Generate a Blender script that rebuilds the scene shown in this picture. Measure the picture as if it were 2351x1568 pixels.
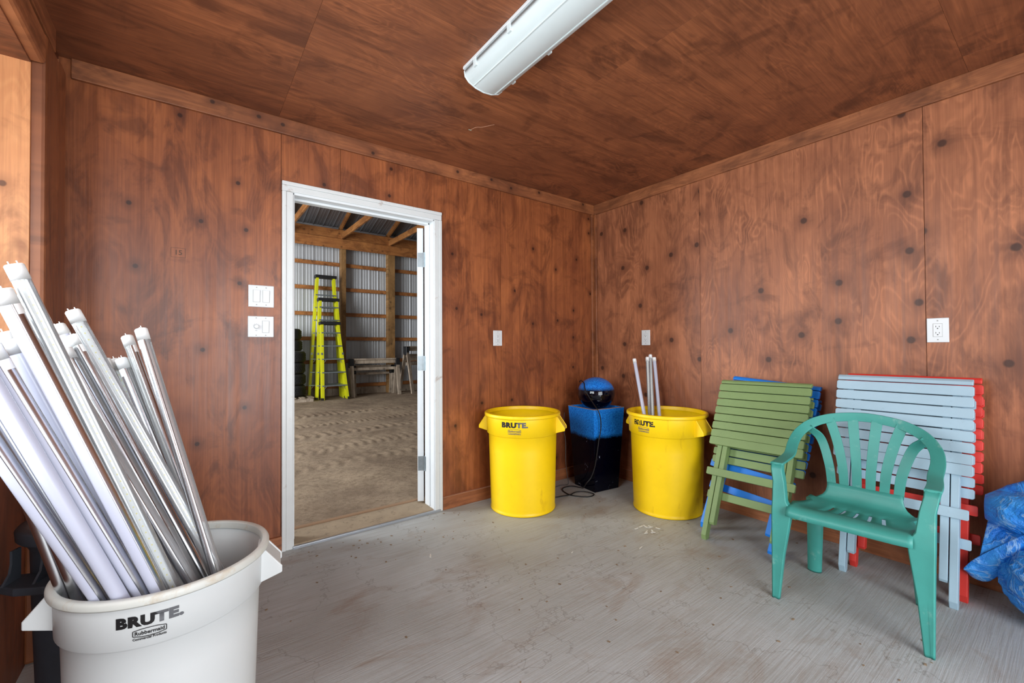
import bpy, bmesh, math, random
from mathutils import Vector, Matrix, noise

random.seed(7)
S = bpy.context.scene
for o in list(bpy.data.objects):
    bpy.data.objects.remove(o, do_unlink=True)
COL = S.collection
PI = math.pi

# ------------------------------------------------------------------ camera
CX, CY, CZ = -3.0174, -2.7376, 1.1552
YAW, PITCH, ROLL, F = .6434, .0131, -.0056, 983.19
fw = Vector((math.sin(YAW) * math.cos(PITCH), math.cos(YAW) * math.cos(PITCH), math.sin(PITCH)))
rt = Vector((math.cos(YAW), -math.sin(YAW), 0))
up = rt.cross(fw)
rt2 = rt * math.cos(ROLL) + up * math.sin(ROLL)
up2 = -rt * math.sin(ROLL) + up * math.cos(ROLL)
cam = bpy.data.cameras.new('camera')
cam.sensor_fit = 'HORIZONTAL'
cam.sensor_width = 36
cam.lens = F / 2351 * 36
cam.clip_start = .02
cam.clip_end = 200
camo = bpy.data.objects.new('camera', cam)
COL.objects.link(camo)
M = Matrix((rt2, up2, -fw)).transposed().to_4x4()
M.translation = (CX, CY, CZ)
camo.matrix_world = M
S.camera = camo

# ------------------------------------------------------------------ world, light, exposure
W = bpy.data.worlds.new('world')
S.world = W
W.use_nodes = True
bg = W.node_tree.nodes['Background']
bg.inputs[0].default_value = (.80, .90, 1.0, 1)
bg.inputs[1].default_value = 1.2


def area(name, loc, direction, sx, sy, power, color=(1, 1, 1), spread=180):
    l = bpy.data.lights.new(name, 'AREA')
    l.shape = 'RECTANGLE'
    l.size = sx
    l.size_y = sy
    l.energy = power
    l.color = color
    l.spread = math.radians(spread)
    o = bpy.data.objects.new(name, l)
    COL.objects.link(o)
    o.location = loc
    o.rotation_euler = Vector(direction).to_track_quat('-Z', 'Y').to_euler()
    return o


# daylight through the window in the left wall, the open door and window behind the camera, and the shed door of the big building
area('window_daylight_left', (-4.05, -1.45, 1.55), (1, .38, -.05), 1.6, 1.15, 74, (.93, .97, 1))
area('doorway_daylight_rear', (-2.2, -4.55, 1.25), (.02, 1, .0), 2.3, 2.2, 124, (.94, .97, 1))
area('shed_door_daylight', (-6.4, 3.6, 2.3), (1, .42, -.12), 3.6, 3.6, 640, (.95, .98, 1))

S.view_settings.view_transform = 'Standard'
S.view_settings.look = 'None'
S.view_settings.gamma = 1
S.view_settings.use_curve_mapping = False
S.view_settings.exposure = 0.0


# ------------------------------------------------------------------ material helpers
def lin(c):
    return tuple(((v / 255 + .055) / 1.055) ** 2.4 if v > 10 else v / 255 / 12.92 for v in c) + (1,)


class NT:
    def __init__(self, name):
        self.m = bpy.data.materials.new(name)
        self.m.use_nodes = True
        self.t = self.m.node_tree
        self.b = self.t.nodes['Principled BSDF']
        self.out = self.t.nodes['Material Output']

    def n(self, typ, ins=None, **kw):
        x = self.t.nodes.new(typ)
        for k, v in kw.items():
            setattr(x, k, v)
        if ins:
            for k, v in ins.items():
                if isinstance(v, bpy.types.NodeSocket):
                    self.t.links.new(v, x.inputs[k])
                else:
                    x.inputs[k].default_value = v
        return x

    def link(self, a, b):
        self.t.links.new(a, b)

    def math(self, op, a, b=0.0, c=0.0):
        return self.n('ShaderNodeMath', {0: a, 1: b, 2: c}, operation=op).outputs[0]

    def ramp(self, f, stops, interp='LINEAR'):
        r = self.n('ShaderNodeValToRGB', {0: f})
        r.color_ramp.interpolation = interp
        e = r.color_ramp.elements
        while len(e) < len(stops):
            e.new(.5)
        for i, (p, c) in enumerate(stops):
            e[i].position = p
            e[i].color = c if len(c) == 4 else (*c, 1)
        return r.outputs[0]

    def mix(self, f, a, b, typ='MIX'):
        x = self.n('ShaderNodeMix', data_type='RGBA', blend_type=typ)
        for sk, v in ((0, f), (6, a), (7, b)):
            if isinstance(v, bpy.types.NodeSocket):
                self.t.links.new(v, x.inputs[sk])
            else:
                x.inputs[sk].default_value = v
        return x.outputs[2]

    def noise(self, vec, scale, detail=3, rough=.55, dist=0.0):
        return self.n('ShaderNodeTexNoise', {'Vector': vec, 'Scale': scale, 'Detail': detail, 'Roughness': rough, 'Distortion': dist}).outputs[0]

    def bump(self, h, strength=.3, dist=.002):
        b = self.n('ShaderNodeBump', {'Height': h, 'Strength': strength, 'Distance': dist})
        self.link(b.outputs[0], self.b.inputs['Normal'])

    def set(self, **kw):
        for k, v in kw.items():
            k = k.replace('_', ' ')
            if isinstance(v, bpy.types.NodeSocket):
                self.link(v, self.b.inputs[k])
            else:
                self.b.inputs[k].default_value = v
        return self


MAT = {}


def plywood(name, u, g, base, dark, light, ringamt=.5, knots=.5, blot=1.0, rough=.42, seed=0.0, ringscale=1.0, knotsize=1.0):
    """stained rotary-cut plywood; u = axis across the grain, g = axis along it"""
    N = NT(name)
    tc = N.n('ShaderNodeTexCoord').outputs['Object']
    sp = N.n('ShaderNodeSeparateXYZ', {0: tc})
    oi = N.n('ShaderNodeObjectInfo').outputs['Random']
    off = N.math('MULTIPLY', oi, 37.0)
    U = sp.outputs['XYZ'.index(u)]
    G = sp.outputs['XYZ'.index(g)]
    v0 = N.n('ShaderNodeCombineXYZ', {0: U, 1: G, 2: N.math('ADD', off, seed)}).outputs[0]
    # cathedral figure: contour lines of a stretched smooth noise
    v1 = N.n('ShaderNodeMapping', {'Vector': v0, 'Scale': (1.6 * ringscale, .42 * ringscale, 1)}).outputs[0]
    nz = N.noise(v1, 1.5, 3.0, .5, .5 if ringscale > 1 else .3)
    fig = N.math('SINE', N.math('MULTIPLY', nz, 240.0 / ringscale))
    fig = N.math('MULTIPLY_ADD', fig, .5, .5)
    fig = N.math('POWER', fig, 3.0 if ringscale > 1 else 2.2)
    # fine pores / straight grain
    v2 = N.n('ShaderNodeMapping', {'Vector': v0, 'Scale': (150, 3.2, 1)}).outputs[0]
    fine = N.noise(v2, 1.0, 3, .6)
    v2b = N.n('ShaderNodeMapping', {'Vector': v0, 'Scale': (38, .9, 1)}).outputs[0]
    mid = N.noise(v2b, 1.0, 3, .6)
    # uneven stain
    v3 = N.n('ShaderNodeMapping', {'Vector': v0, 'Scale': (1.7, 1.1, 1)}).outputs[0]
    b1 = N.noise(v3, 1.5, 4, .6, .6)
    v4 = N.n('ShaderNodeMapping', {'Vector': v0, 'Scale': (3.3, 1.2, 1), 'Location': (5, 3, 1)}).outputs[0]
    b2 = N.noise(v4, 1.6, 5, .65, 1.2)
    c = N.mix(N.ramp(b1, [(.30, (0, 0, 0)), (.68, (1, 1, 1))]), dark, light)
    c = N.mix(N.ramp(b2, [(.36, (.9, .9, .9)), (.50, (0, 0, 0))]), c, tuple(v * .42 for v in dark[:3]) + (1,)) if blot >= 1 else N.mix(.0, c, c)
    c = N.mix(.38, c, base)
    v6 = N.n('ShaderNodeMapping', {'Vector': v0, 'Scale': (2.6, 3.4, 1), 'Location': (2, 7, 4)}).outputs[0]
    b3 = N.noise(v6, 1.3, 4, .6, .8)
    c = N.mix(N.ramp(b3, [(.32, (.50, .50, .50)), (.44, (0, 0, 0))]), c, tuple(v * .5 for v in dark[:3]) + (1,))
    if ringamt > 0:
        figm = N.ramp(N.noise(v3, 2.3, 2, .5), [(.42, (.15, .15, .15)), (.60, (1, 1, 1))])
        c = N.mix(N.math('MULTIPLY', N.math('MULTIPLY', fig, ringamt), figm), c, tuple(min(1, v * 1.45) for v in light[:3]) + (1,))
    c = N.mix(N.ramp(fine, [(.35, (.26, .26, .26)), (.6, (0, 0, 0))]), c, tuple(v * .6 for v in dark[:3]) + (1,))
    c = N.mix(N.ramp(mid, [(.30, (.38, .38, .38)), (.55, (0, 0, 0))]), c, tuple(v * .75 for v in dark[:3]) + (1,))
    if knots > 0:
        v5 = N.n('ShaderNodeMapping', {'Vector': v0, 'Scale': (4.2, 4.0, 0)}).outputs[0]
        vv = N.n('ShaderNodeVectorMath', {0: v5, 1: N.n('ShaderNodeCombineXYZ', {0: off, 1: off, 2: 0.0}).outputs[0]}, operation='ADD').outputs[0]
        vo = N.n('ShaderNodeTexVoronoi', {'Vector': vv, 'Scale': 1.0, 'Randomness': 1.0}, voronoi_dimensions='2D')
        d = vo.outputs['Distance']
        pick = N.math('GREATER_THAN', N.n('ShaderNodeSeparateColor', {0: vo.outputs['Color']}).outputs[0], 1 - knots)
        halo = N.math('MULTIPLY', N.ramp(d, [(.03 * knotsize, (1, 1, 1)), (.20 * knotsize, (0, 0, 0))]), N.math('MULTIPLY', pick, .6))
        core = N.math('MULTIPLY', N.ramp(d, [(.034 * knotsize, (1, 1, 1)), (.052 * knotsize, (0, 0, 0))]), pick)
        c = N.mix(halo, c, tuple(v * .6 for v in dark[:3]) + (1,))
        c = N.mix(N.math('MULTIPLY', core, .85), c, tuple(v * .22 for v in dark[:3]) + (1,))
    N.link(c, N.b.inputs['Base Color'])
    N.set(Roughness=N.math('MULTIPLY_ADD', mid, .25, rough - .1))
    N.b.inputs['Specular IOR Level'].default_value = .5
    N.bump(N.math('ADD', fine, N.math('MULTIPLY', mid, .8)), .25, .0015)
    MAT[name] = N.m
    return N.m


WB, WD, WL = lin((146, 84, 52)), lin((94, 47, 30)), lin((172, 104, 64))
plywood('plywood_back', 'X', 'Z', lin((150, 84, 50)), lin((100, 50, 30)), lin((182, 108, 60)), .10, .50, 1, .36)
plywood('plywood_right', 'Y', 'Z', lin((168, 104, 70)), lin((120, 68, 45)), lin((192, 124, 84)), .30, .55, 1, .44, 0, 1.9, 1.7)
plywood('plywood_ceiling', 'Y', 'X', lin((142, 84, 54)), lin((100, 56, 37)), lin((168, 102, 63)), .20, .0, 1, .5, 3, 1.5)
plywood('plywood_left', 'X', 'Z', lin((208, 140, 90)), lin((170, 104, 62)), lin((226, 162, 108)), .15, .2, 1, .45)  # window jambs: base colour raised so daylight on them is painted in
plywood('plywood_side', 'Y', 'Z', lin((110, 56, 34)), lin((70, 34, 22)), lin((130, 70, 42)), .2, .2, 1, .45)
plywood('board_x', 'Z', 'X', lin((150, 88, 52)), lin((104, 58, 36)), lin((178, 112, 68)), .12, .25, 1, .5)
plywood('board_y', 'Z', 'Y', lin((160, 98, 60)), lin((116, 66, 40)), lin((188, 120, 76)), .12, .25, 1, .5)
plywood('board_z', 'Y', 'Z', lin((150, 88, 52)), lin((100, 54, 34)), lin((180, 112, 66)), .1, .2, 1, .42)
plywood('lumber_x', 'Z', 'X', lin((168, 104, 50)), lin((124, 70, 32)), lin((196, 134, 74)), .2, .3, 1, .6)
plywood('lumber_y', 'Z', 'Y', lin((168, 108, 54)), lin((124, 74, 36)), lin((196, 138, 78)), .2, .3, 1, .6)
plywood('lumber_z', 'X', 'Z', lin((150, 110, 62)), lin((112, 80, 44)), lin((176, 134, 84)), .2, .3, 1, .6)
plywood('weathered_wood', 'X', 'Z', lin((176, 160, 140)), lin((130, 112, 96)), lin((200, 184, 164)), .2, .3, 1, .7)


def simple(name, col, rough=.5, metal=0.0, var=.0, vscale=8, dirt=None, dirt_scale=6, dirt_th=(.58, .72), bump=0, bscale=60, spec=.5, streak=None):
    N = NT(name)
    tc = N.n('ShaderNodeTexCoord').outputs['Object']
    oi = N.n('ShaderNodeObjectInfo').outputs['Random']
    vec = N.n('ShaderNodeVectorMath', {0: tc, 1: N.n('ShaderNodeCombineXYZ', {0: N.math('MULTIPLY', oi, 9.0)}).outputs[0]}, operation='ADD').outputs[0]
    c = lin(col)
    if var > 0:
        nz = N.noise(vec, vscale, 4, .6)
        c = N.mix(N.ramp(nz, [(.3, (0, 0, 0)), (.7, (1, 1, 1))]), tuple(v * (1 - var) for v in c[:3]) + (1,), tuple(min(1, v * (1 + var)) for v in c[:3]) + (1,))
    if dirt is not None:
        v2 = vec
        if streak:
            v2 = N.n('ShaderNodeMapping', {'Vector': vec, 'Scale': streak}).outputs[0]
        nz = N.noise(v2, dirt_scale, 6, .7, .4)
        c = N.mix(N.ramp(nz, [(dirt_th[0], (0, 0, 0)), (dirt_th[1], (.75, .75, .75))]), c, lin(dirt))
    if isinstance(c, bpy.types.NodeSocket):
        N.link(c, N.b.inputs['Base Color'])
    else:
        N.b.inputs['Base Color'].default_value = c
    N.set(Roughness=rough, Metallic=metal)
    N.b.inputs['Specular IOR Level'].default_value = spec
    if bump:
        N.bump(N.noise(tc, bscale, 4, .6), bump, .002)
    MAT[name] = N.m
    return N.m


simple('white_paint', (220, 225, 228), .35, var=.03, dirt=(150, 130, 110), dirt_scale=14, dirt_th=(.70, .80))
simple('white_paint_dirty', (214, 218, 218), .4, var=.03, dirt=(150, 112, 84), dirt_scale=10, dirt_th=(.60, .74))
simple('plate_white', (216, 220, 222), .3)
simple('plate_slot', (40, 38, 36), .5)
simple('plate_shadow', (150, 152, 150), .4)
simple('diffuser_white', (214, 226, 228), .35, var=.02, dirt=(160, 165, 165), dirt_scale=40, dirt_th=(.74, .78))
simple('yellow_plastic', (250, 208, 4), .42, var=.05, vscale=5, dirt=(196, 140, 10), dirt_scale=9, dirt_th=(.60, .80), streak=(1.6, 1.6, .5))
simple('white_plastic', (212, 216, 216), .42, var=.02, vscale=5, dirt=(188, 172, 140), dirt_scale=10, dirt_th=(.66, .80))
simple('white_plastic_rim', (208, 210, 204), .5, var=.03, vscale=9, dirt=(186, 160, 120), dirt_scale=16, dirt_th=(.55, .78))
simple('gray_plastic', (56, 60, 67), .5, var=.12, vscale=14)
simple('ink_black', (22, 22, 24), .5)
simple('ink_gray', (92, 94, 98), .5)
simple('paint_green', (122, 146, 92), .5, var=.06, vscale=7, dirt=(150, 168, 128), dirt_scale=30, dirt_th=(.68, .74))
simple('paint_blue', (22, 128, 228), .4, var=.06, vscale=7)
simple('paint_lightblue', (164, 192, 208), .5, var=.04, vscale=7, dirt=(134, 160, 176), dirt_scale=26, dirt_th=(.66, .76))
simple('paint_red', (226, 62, 54), .48, var=.06, vscale=7)
simple('screw', (110, 112, 112), .4, .8)
simple('end_wood', (150, 120, 92), .7)
simple('teal_plastic', (64, 152, 142), .45, var=.10, vscale=6, dirt=(140, 184, 176), dirt_scale=13, dirt_th=(.60, .78))
simple('rubber_black', (20, 20, 22), .45)
simple('cable_gray', (70, 70, 74), .45)
simple('aluminium', (214, 216, 220), .26, 1.0, var=.04, vscale=30)
simple('steel', (170, 182, 188), .35, .9, var=.12, vscale=40)
simple('frost_lens', (192, 196, 214), .25, var=.015)
simple('cap_white', (240, 242, 242), .3)
simple('ladder_yellow', (204, 204, 20), .45, var=.05, dirt=(110, 110, 30), dirt_scale=20, dirt_th=(.66, .74))
simple('ladder_black', (26, 26, 28), .5)
simple('tire', (34, 34, 36), .75, var=.15, vscale=30)
simple('concrete_sill', (158, 140, 116), .8, var=.12, vscale=9, dirt=(96, 80, 62), dirt_scale=20, dirt_th=(.55, .7), bump=.4)
simple('alu_strip', (176, 182, 190), .35, .6, var=.1)
simple('dusty_edge', (176, 130, 104), .8, var=.1)
simple('flake_white', (220, 220, 214), .7)
simple('leaf_dry', (150, 160, 140), .8)
simple('stamp_ink', (92, 62, 44), .6)
simple('paint_mark', (170, 180, 184), .7)


def mat_floor():
    N = NT('concrete_floor')
    tc = N.n('ShaderNodeTexCoord').outputs['Object']
    big = N.noise(tc, 1.1, 5, .6, .4)
    c = N.mix(N.ramp(big, [(.3, (0, 0, 0)), (.7, (1, 1, 1))]), lin((162, 165, 163)), lin((190, 196, 198)))
    st = N.n('ShaderNodeMapping', {'Vector': tc, 'Scale': (2.2, 90, 1)}).outputs[0]
    broom = N.noise(st, 1.6, 4, .6)
    c = N.mix(N.ramp(broom, [(.36, (.36, .36, .36)), (.56, (0, 0, 0))]), c, lin((140, 132, 122)))
    s2 = N.n('ShaderNodeMapping', {'Vector': tc, 'Scale': (1.0, 2.4, 1), 'Location': (3.1, 1.7, 0)}).outputs[0]
    stain = N.noise(s2, 2.3, 6, .68, .8)
    c = N.mix(N.ramp(stain, [(.54, (0, 0, 0)), (.74, (.55, .55, .55))]), c, lin((138, 112, 88)))
    fine = N.noise(tc, 46, 5, .7)
    c = N.mix(N.ramp(fine, [(.66, (0, 0, 0)), (.76, (.5, .5, .5))]), c, lin((80, 70, 60)))
    # hairline cracks
    cr = N.n('ShaderNodeTexNoise', {'Vector': tc, 'Scale': 1.1, 'Detail': 6.0, 'Roughness': .6}).outputs[0]
    cra = N.math('ABSOLUTE', N.math('SUBTRACT', cr, .5))
    c = N.mix(N.ramp(cra, [(.0, (.35, .35, .35)), (.0022, (0, 0, 0))]), c, lin((98, 86, 74)))
    N.link(c, N.b.inputs['Base Color'])
    N.set(Roughness=.62)
    N.bump(N.math('ADD', broom, N.math('MULTIPLY', fine, .5)), .5, .003)
    MAT['concrete_floor'] = N.m


mat_floor()


def mat_dirt():
    N = NT('dirt')
    tc = N.n('ShaderNodeTexCoord').outputs['Object']
    a = N.noise(tc, 1.3, 6, .65)
    c = N.mix(N.ramp(a, [(.3, (0, 0, 0)), (.7, (1, 1, 1))]), lin((124, 104, 84)), lin((172, 151, 125)))
    b = N.noise(tc, 22, 6, .75)
    c = N.mix(N.ramp(b, [(.35, (.6, .6, .6)), (.55, (0, 0, 0))]), c, lin((98, 78, 58)))
    N.link(c, N.b.inputs['Base Color'])
    N.set(Roughness=.95)
    N.bump(N.noise(tc, 40, 6, .8), .8, .01)
    MAT['dirt'] = N.m


mat_dirt()


def mat_glaze(name, zsplit, amp):
    N = NT(name)
    tc = N.n('ShaderNodeTexCoord').outputs['Object']
    sp = N.n('ShaderNodeSeparateXYZ', {0: tc})
    n1 = N.noise(tc, 9, 4, .6)
    n2 = N.noise(tc, 160, 4, .8)
    h = N.math('ADD', sp.outputs[2], N.math('MULTIPLY', N.math('SUBTRACT', n1, .5), amp))
    h = N.math('ADD', h, N.math('MULTIPLY', N.math('SUBTRACT', n2, .5), amp * 1.1))
    f = N.math('MULTIPLY_ADD', N.math('SUBTRACT', h, zsplit), 30.0, .5)
    blue = N.mix(N.ramp(n2, [(.36, (0, 0, 0)), (.62, (1, 1, 1))]), lin((4, 56, 168)), lin((44, 156, 250)))
    c = N.mix(N.ramp(f, [(0, (0, 0, 0)), (1, (1, 1, 1))]), lin((2, 3, 16)), blue)
    # chipped, limy specks
    n3 = N.noise(tc, 60, 5, .8)
    n4 = N.noise(tc, 7, 2, .5)
    m = N.math('MULTIPLY', N.ramp(n3, [(.60, (0, 0, 0)), (.64, (1, 1, 1))]), N.ramp(n4, [(.60, (0, 0, 0)), (.66, (1, 1, 1))]))
    m = N.math('MULTIPLY', m, N.ramp(f, [(.0, (1, 1, 1)), (.4, (0, 0, 0))]))
    c = N.mix(N.math('MULTIPLY', m, .8), c, lin((190, 200, 220)))
    N.link(c, N.b.inputs['Base Color'])
    N.set(Roughness=.08)
    N.b.inputs['Specular IOR Level'].default_value = .5 if 'ball' in name else .22
    MAT[name] = N.m


mat_glaze('glaze_plinth', .44, .05)
mat_glaze('glaze_ball', .815, .02)


def mat_clear():
    N = NT('clear_lens')
    t = N.t
    tr = N.n('ShaderNodeBsdfTransparent')
    tr.inputs[0].default_value = (.93, .95, .96, 1)
    gl = N.n('ShaderNodeBsdfGlossy')
    gl.inputs['Roughness'].default_value = .08
    fr = N.n('ShaderNodeFresnel')
    fr.inputs[0].default_value = 1.7
    mx = N.n('ShaderNodeMixShader')
    N.link(fr.outputs[0], mx.inputs[0])
    N.link(tr.outputs[0], mx.inputs[1])
    N.link(gl.outputs[0], mx.inputs[2])
    df = N.n('ShaderNodeBsdfDiffuse')
    df.inputs[0].default_value = (.86, .88, .90, 1)
    m2 = N.n('ShaderNodeMixShader')
    m2.inputs[0].default_value = .22
    N.link(mx.outputs[0], m2.inputs[1])
    N.link(df.outputs[0], m2.inputs[2])
    N.link(m2.outputs[0], N.out.inputs[0])
    MAT['clear_lens'] = N.m
    N = NT('window_glass')
    tr = N.n('ShaderNodeBsdfTransparent')
    tr.inputs[0].default_value = (.95, .97, .97, 1)
    gl = N.n('ShaderNodeBsdfGlossy')
    gl.inputs['Roughness'].default_value = .02
    fr = N.n('ShaderNodeFresnel')
    mx = N.n('ShaderNodeMixShader')
    N.link(fr.outputs[0], mx.inputs[0])
    N.link(tr.outputs[0], mx.inputs[1])
    N.link(gl.outputs[0], mx.inputs[2])
    N.link(mx.outputs[0], N.out.inputs[0])
    MAT['window_glass'] = N.m


mat_clear()


def mat_led():
    N = NT('led_board')
    tc = N.n('ShaderNodeTexCoord').outputs['Object']
    sp = N.n('ShaderNodeSeparateXYZ', {0: tc})
    fz = N.math('FRACT', N.math('MULTIPLY', sp.outputs[2], 55.0))
    a = N.math('LESS_THAN', fz, .22)
    b = N.math('LESS_THAN', N.math('ABSOLUTE', sp.outputs[0]), .0014)
    c = N.mix(N.math('MULTIPLY', a, b), lin((226, 230, 228)), lin((226, 214, 100)))
    N.link(c, N.b.inputs['Base Color'])
    N.set(Roughness=.5)
    MAT['led_board'] = N.m


mat_led()


def mat_siding():
    for nm, col in (('siding_wall', (190, 193, 196)), ('siding_roof', (120, 120, 124))):
        N = NT(nm)
        tc = N.n('ShaderNodeTexCoord').outputs['Object']
        a = N.noise(tc, 2.0, 4, .6)
        c = N.mix(a, tuple(v * .85 for v in lin(col)[:3]) + (1,), lin(col))
        N.link(c, N.b.inputs['Base Color'])
        N.set(Roughness=.42, Metallic=.25)
        MAT[nm] = N.m


mat_siding()


def mat_tarp():
    N = NT('tarp_blue')
    tc = N.n('ShaderNodeTexCoord').outputs['Object']
    a = N.noise(tc, 6, 5, .7, 1.0)
    c = N.mix(N.ramp(a, [(.35, (0, 0, 0)), (.65, (1, 1, 1))]), lin((14, 104, 206)), lin((58, 154, 236)))
    r = N.n('ShaderNodeTexNoise', {'Vector': tc, 'Scale': 8.0, 'Detail': 4.0, 'Roughness': .62, 'Distortion': 1.0}).outputs[0]
    ri = N.math('ABSOLUTE', N.math('SUBTRACT', r, .5))
    c = N.mix(N.ramp(ri, [(.0, (.7, .7, .7)), (.022, (0, 0, 0))]), c, lin((160, 200, 236)))  # highlights on the creases, painted as pale lines
    N.link(c, N.b.inputs['Base Color'])
    N.set(Roughness=.32)
    N.bump(N.math('ADD', N.math('MULTIPLY', ri, -3.0), N.noise(tc, 30, 5, .7)), .8, .012)
    MAT['tarp_blue'] = N.m


mat_tarp()


def mat_worn_ink():
    N = NT('ink_worn')
    tc = N.n('ShaderNodeTexCoord').outputs['Object']
    a = N.noise(tc, 60, 3, .6)
    tr = N.n('ShaderNodeBsdfTransparent')
    mx = N.n('ShaderNodeMixShader')
    N.link(N.ramp(a, [(.56, (0, 0, 0)), (.59, (1, 1, 1))]), mx.inputs[0])
    N.b.inputs['Base Color'].default_value = lin((24, 24, 22))
    N.link(N.b.outputs[0], mx.inputs[1])
    N.link(tr.outputs[0], mx.inputs[2])
    N.link(mx.outputs[0], N.out.inputs[0])
    MAT['ink_worn'] = N.m


mat_worn_ink()


# ------------------------------------------------------------------ mesh helpers
class MB:
    def __init__(s):
        s.v = []
        s.f = []

    def add(s, vs, fs):
        o = len(s.v)
        s.v += [tuple(v) for v in vs]
        s.f += [tuple(i + o for i in f) for f in fs]
        return s

    def box(s, x0, x1, y0, y1, z0, z1, mat=None):
        vs = [Vector((x, y, z)) for z in (z0, z1) for y in (y0, y1) for x in (x0, x1)]
        if mat is not None:
            vs = [mat @ v for v in vs]
        return s.add(vs, [(0, 2, 3, 1), (4, 5, 7, 6), (0, 1, 5, 4), (2, 6, 7, 3), (0, 4, 6, 2), (1, 3, 7, 5)])

    def prism(s, poly, a, b, fn):
        """poly: 2D pts; extruded from a to b; fn(p, t)->3D"""
        n = len(poly)
        vs = [fn(p, a) for p in poly] + [fn(p, b) for p in poly]
        fs = [tuple(range(n - 1, -1, -1)), tuple(range(n, 2 * n))]
        fs += [(i, (i + 1) % n, n + (i + 1) % n, n + i) for i in range(n)]
        return s.add(vs, fs)

    def loft(s, secs, cap=True, closed=True):
        n = len(secs[0])
        vs = [v for sec in secs for v in sec]
        fs = []
        for k in range(len(secs) - 1):
            for i in range(n if closed else n - 1):
                j = (i + 1) % n
                fs.append((k * n + i, k * n + j, (k + 1) * n + j, (k + 1) * n + i))
        if cap:
            fs.append(tuple(range(n - 1, -1, -1)))
            fs.append(tuple((len(secs) - 1) * n + i for i in range(n)))
        return s.add(vs, fs)

    def lathe(s, prof, n=64, c=(0, 0, 0)):
        secs = []
        for r, z in prof:
            secs.append([Vector((c[0] + r * math.cos(2 * PI * i / n), c[1] + r * math.sin(2 * PI * i / n), c[2] + z)) for i in range(n)])
        return s.loft(secs, cap=False)

    def tube(s, pts, r, n=8, cap=True):
        pts = [Vector(p) for p in pts]
        secs = []
        prev = None
        for i, p in enumerate(pts):
            t = (pts[min(i + 1, len(pts) - 1)] - pts[max(i - 1, 0)]).normalized()
            if prev is None:
                a = t.orthogonal().normalized()
            else:
                a = (prev - t * prev.dot(t)).normalized()
            prev = a
            b = t.cross(a)
            rr = r[i] if isinstance(r, (list, tuple)) else r
            secs.append([p + (a * math.cos(2 * PI * k / n) + b * math.sin(2 * PI * k / n)) * rr for k in range(n)])
        return s.loft(secs, cap)

    def ribbon(s, pts, wdir, w, th, rnd=.35):
        """sweep of a flat rounded section; wdir(i)->width direction; w,th lists or numbers"""
        pts = [Vector(p) for p in pts]
        secs = []
        for i, p in enumerate(pts):
            t = (pts[min(i + 1, len(pts) - 1)] - pts[max(i - 1, 0)]).normalized()
            d = Vector(wdir(i) if callable(wdir) else wdir)
            d = (d - t * d.dot(t)).normalized()
            nn = t.cross(d)
            ww = (w[i] if isinstance(w, (list, tuple)) else w) / 2
            hh = (th[i] if isinstance(th, (list, tuple)) else th) / 2
            k = min(ww, hh) * rnd
            prof = [(-ww + k, -hh), (ww - k, -hh), (ww, -hh + k), (ww, hh - k), (ww - k, hh), (-ww + k, hh), (-ww, hh - k), (-ww, -hh + k)]
            secs.append([p + d * a + nn * b for a, b in prof])
        return s.loft(secs)

    def build(s, name, mat, parent=None, smooth=False, bevel=0, seg=2, fix=True):
        me = bpy.data.meshes.new(name)
        me.from_pydata(s.v, [], s.f)
        if fix:
            b = bmesh.new()
            b.from_mesh(me)
            bmesh.ops.recalc_face_normals(b, faces=b.faces)
            b.to_mesh(me)
            b.free()
        if mat is not None:
            me.materials.append(MAT[mat] if isinstance(mat, str) else mat)
        o = bpy.data.objects.new(name, me)
        COL.objects.link(o)
        if parent is not None:
            o.parent = parent
        if smooth:
            for p in me.polygons:
                p.use_smooth = True
            if smooth != 'all':
                m = o.modifiers.new('WN', 'WEIGHTED_NORMAL')
                me.set_sharp_from_angle(angle=math.radians(38))
        if bevel:
            m = o.modifiers.new('Bevel', 'BEVEL')
            m.width = bevel
            m.segments = seg
            m.limit_method = 'ANGLE'
            m.angle_limit = math.radians(40)
        return o


def bx(name, mat, x0, x1, y0, y1, z0, z1, parent=None, bevel=.0015, m=None):
    return MB().box(min(x0, x1), max(x0, x1), min(y0, y1), max(y0, y1), min(z0, z1), max(z0, z1), m).build(name, mat, parent, bevel=bevel)


def tag(o, label=None, cat=None, group=None, kind=None):
    if label:
        o['label'] = label
    if cat:
        o['category'] = cat
    if group:
        o['group'] = group
    if kind:
        o['kind'] = kind
    return o


def empty(name, loc, rz=0, rot=None):
    o = bpy.data.objects.new(name, None)
    COL.objects.link(o)
    o.location = loc
    o.rotation_euler = rot if rot else (0, 0, rz)
    o.empty_display_size = .05
    return o


def struct(o, label=None):
    o['kind'] = 'structure'
    if label:
        o['label'] = label
    return o


def text_mesh(s, size, bold=0.0, sx=1.0, spacing=1.0):
    c = bpy.data.curves.new('lettering', 'FONT')
    c.body = s
    c.size = size
    c.align_x = 'CENTER'
    c.align_y = 'CENTER'
    c.offset = bold
    c.space_character = spacing
    c.resolution_u = 3
    c.fill_mode = 'FRONT'
    o = bpy.data.objects.new('lettering', c)
    COL.objects.link(o)
    bpy.context.view_layer.update()
    me = bpy.data.meshes.new_from_object(o.evaluated_get(bpy.context.evaluated_depsgraph_get()))
    bpy.data.objects.remove(o)
    for v in me.vertices:
        v.co.x *= sx
    return me


def catmull(P, n=8):
    P = [Vector(p) for p in P]
    Q = [P[0] * 2 - P[1]] + P + [P[-1] * 2 - P[-2]]
    out = []
    for i in range(1, len(Q) - 2):
        for k in range(n):
            t = k / n
            a, b, c, d = Q[i - 1], Q[i], Q[i + 1], Q[i + 2]
            out.append(.5 * ((2 * b) + (c - a) * t + (2 * a - 5 * b + 4 * c - d) * t * t + (3 * b - a - 3 * c + d) * t ** 3))
    out.append(P[-1])
    return out


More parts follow.
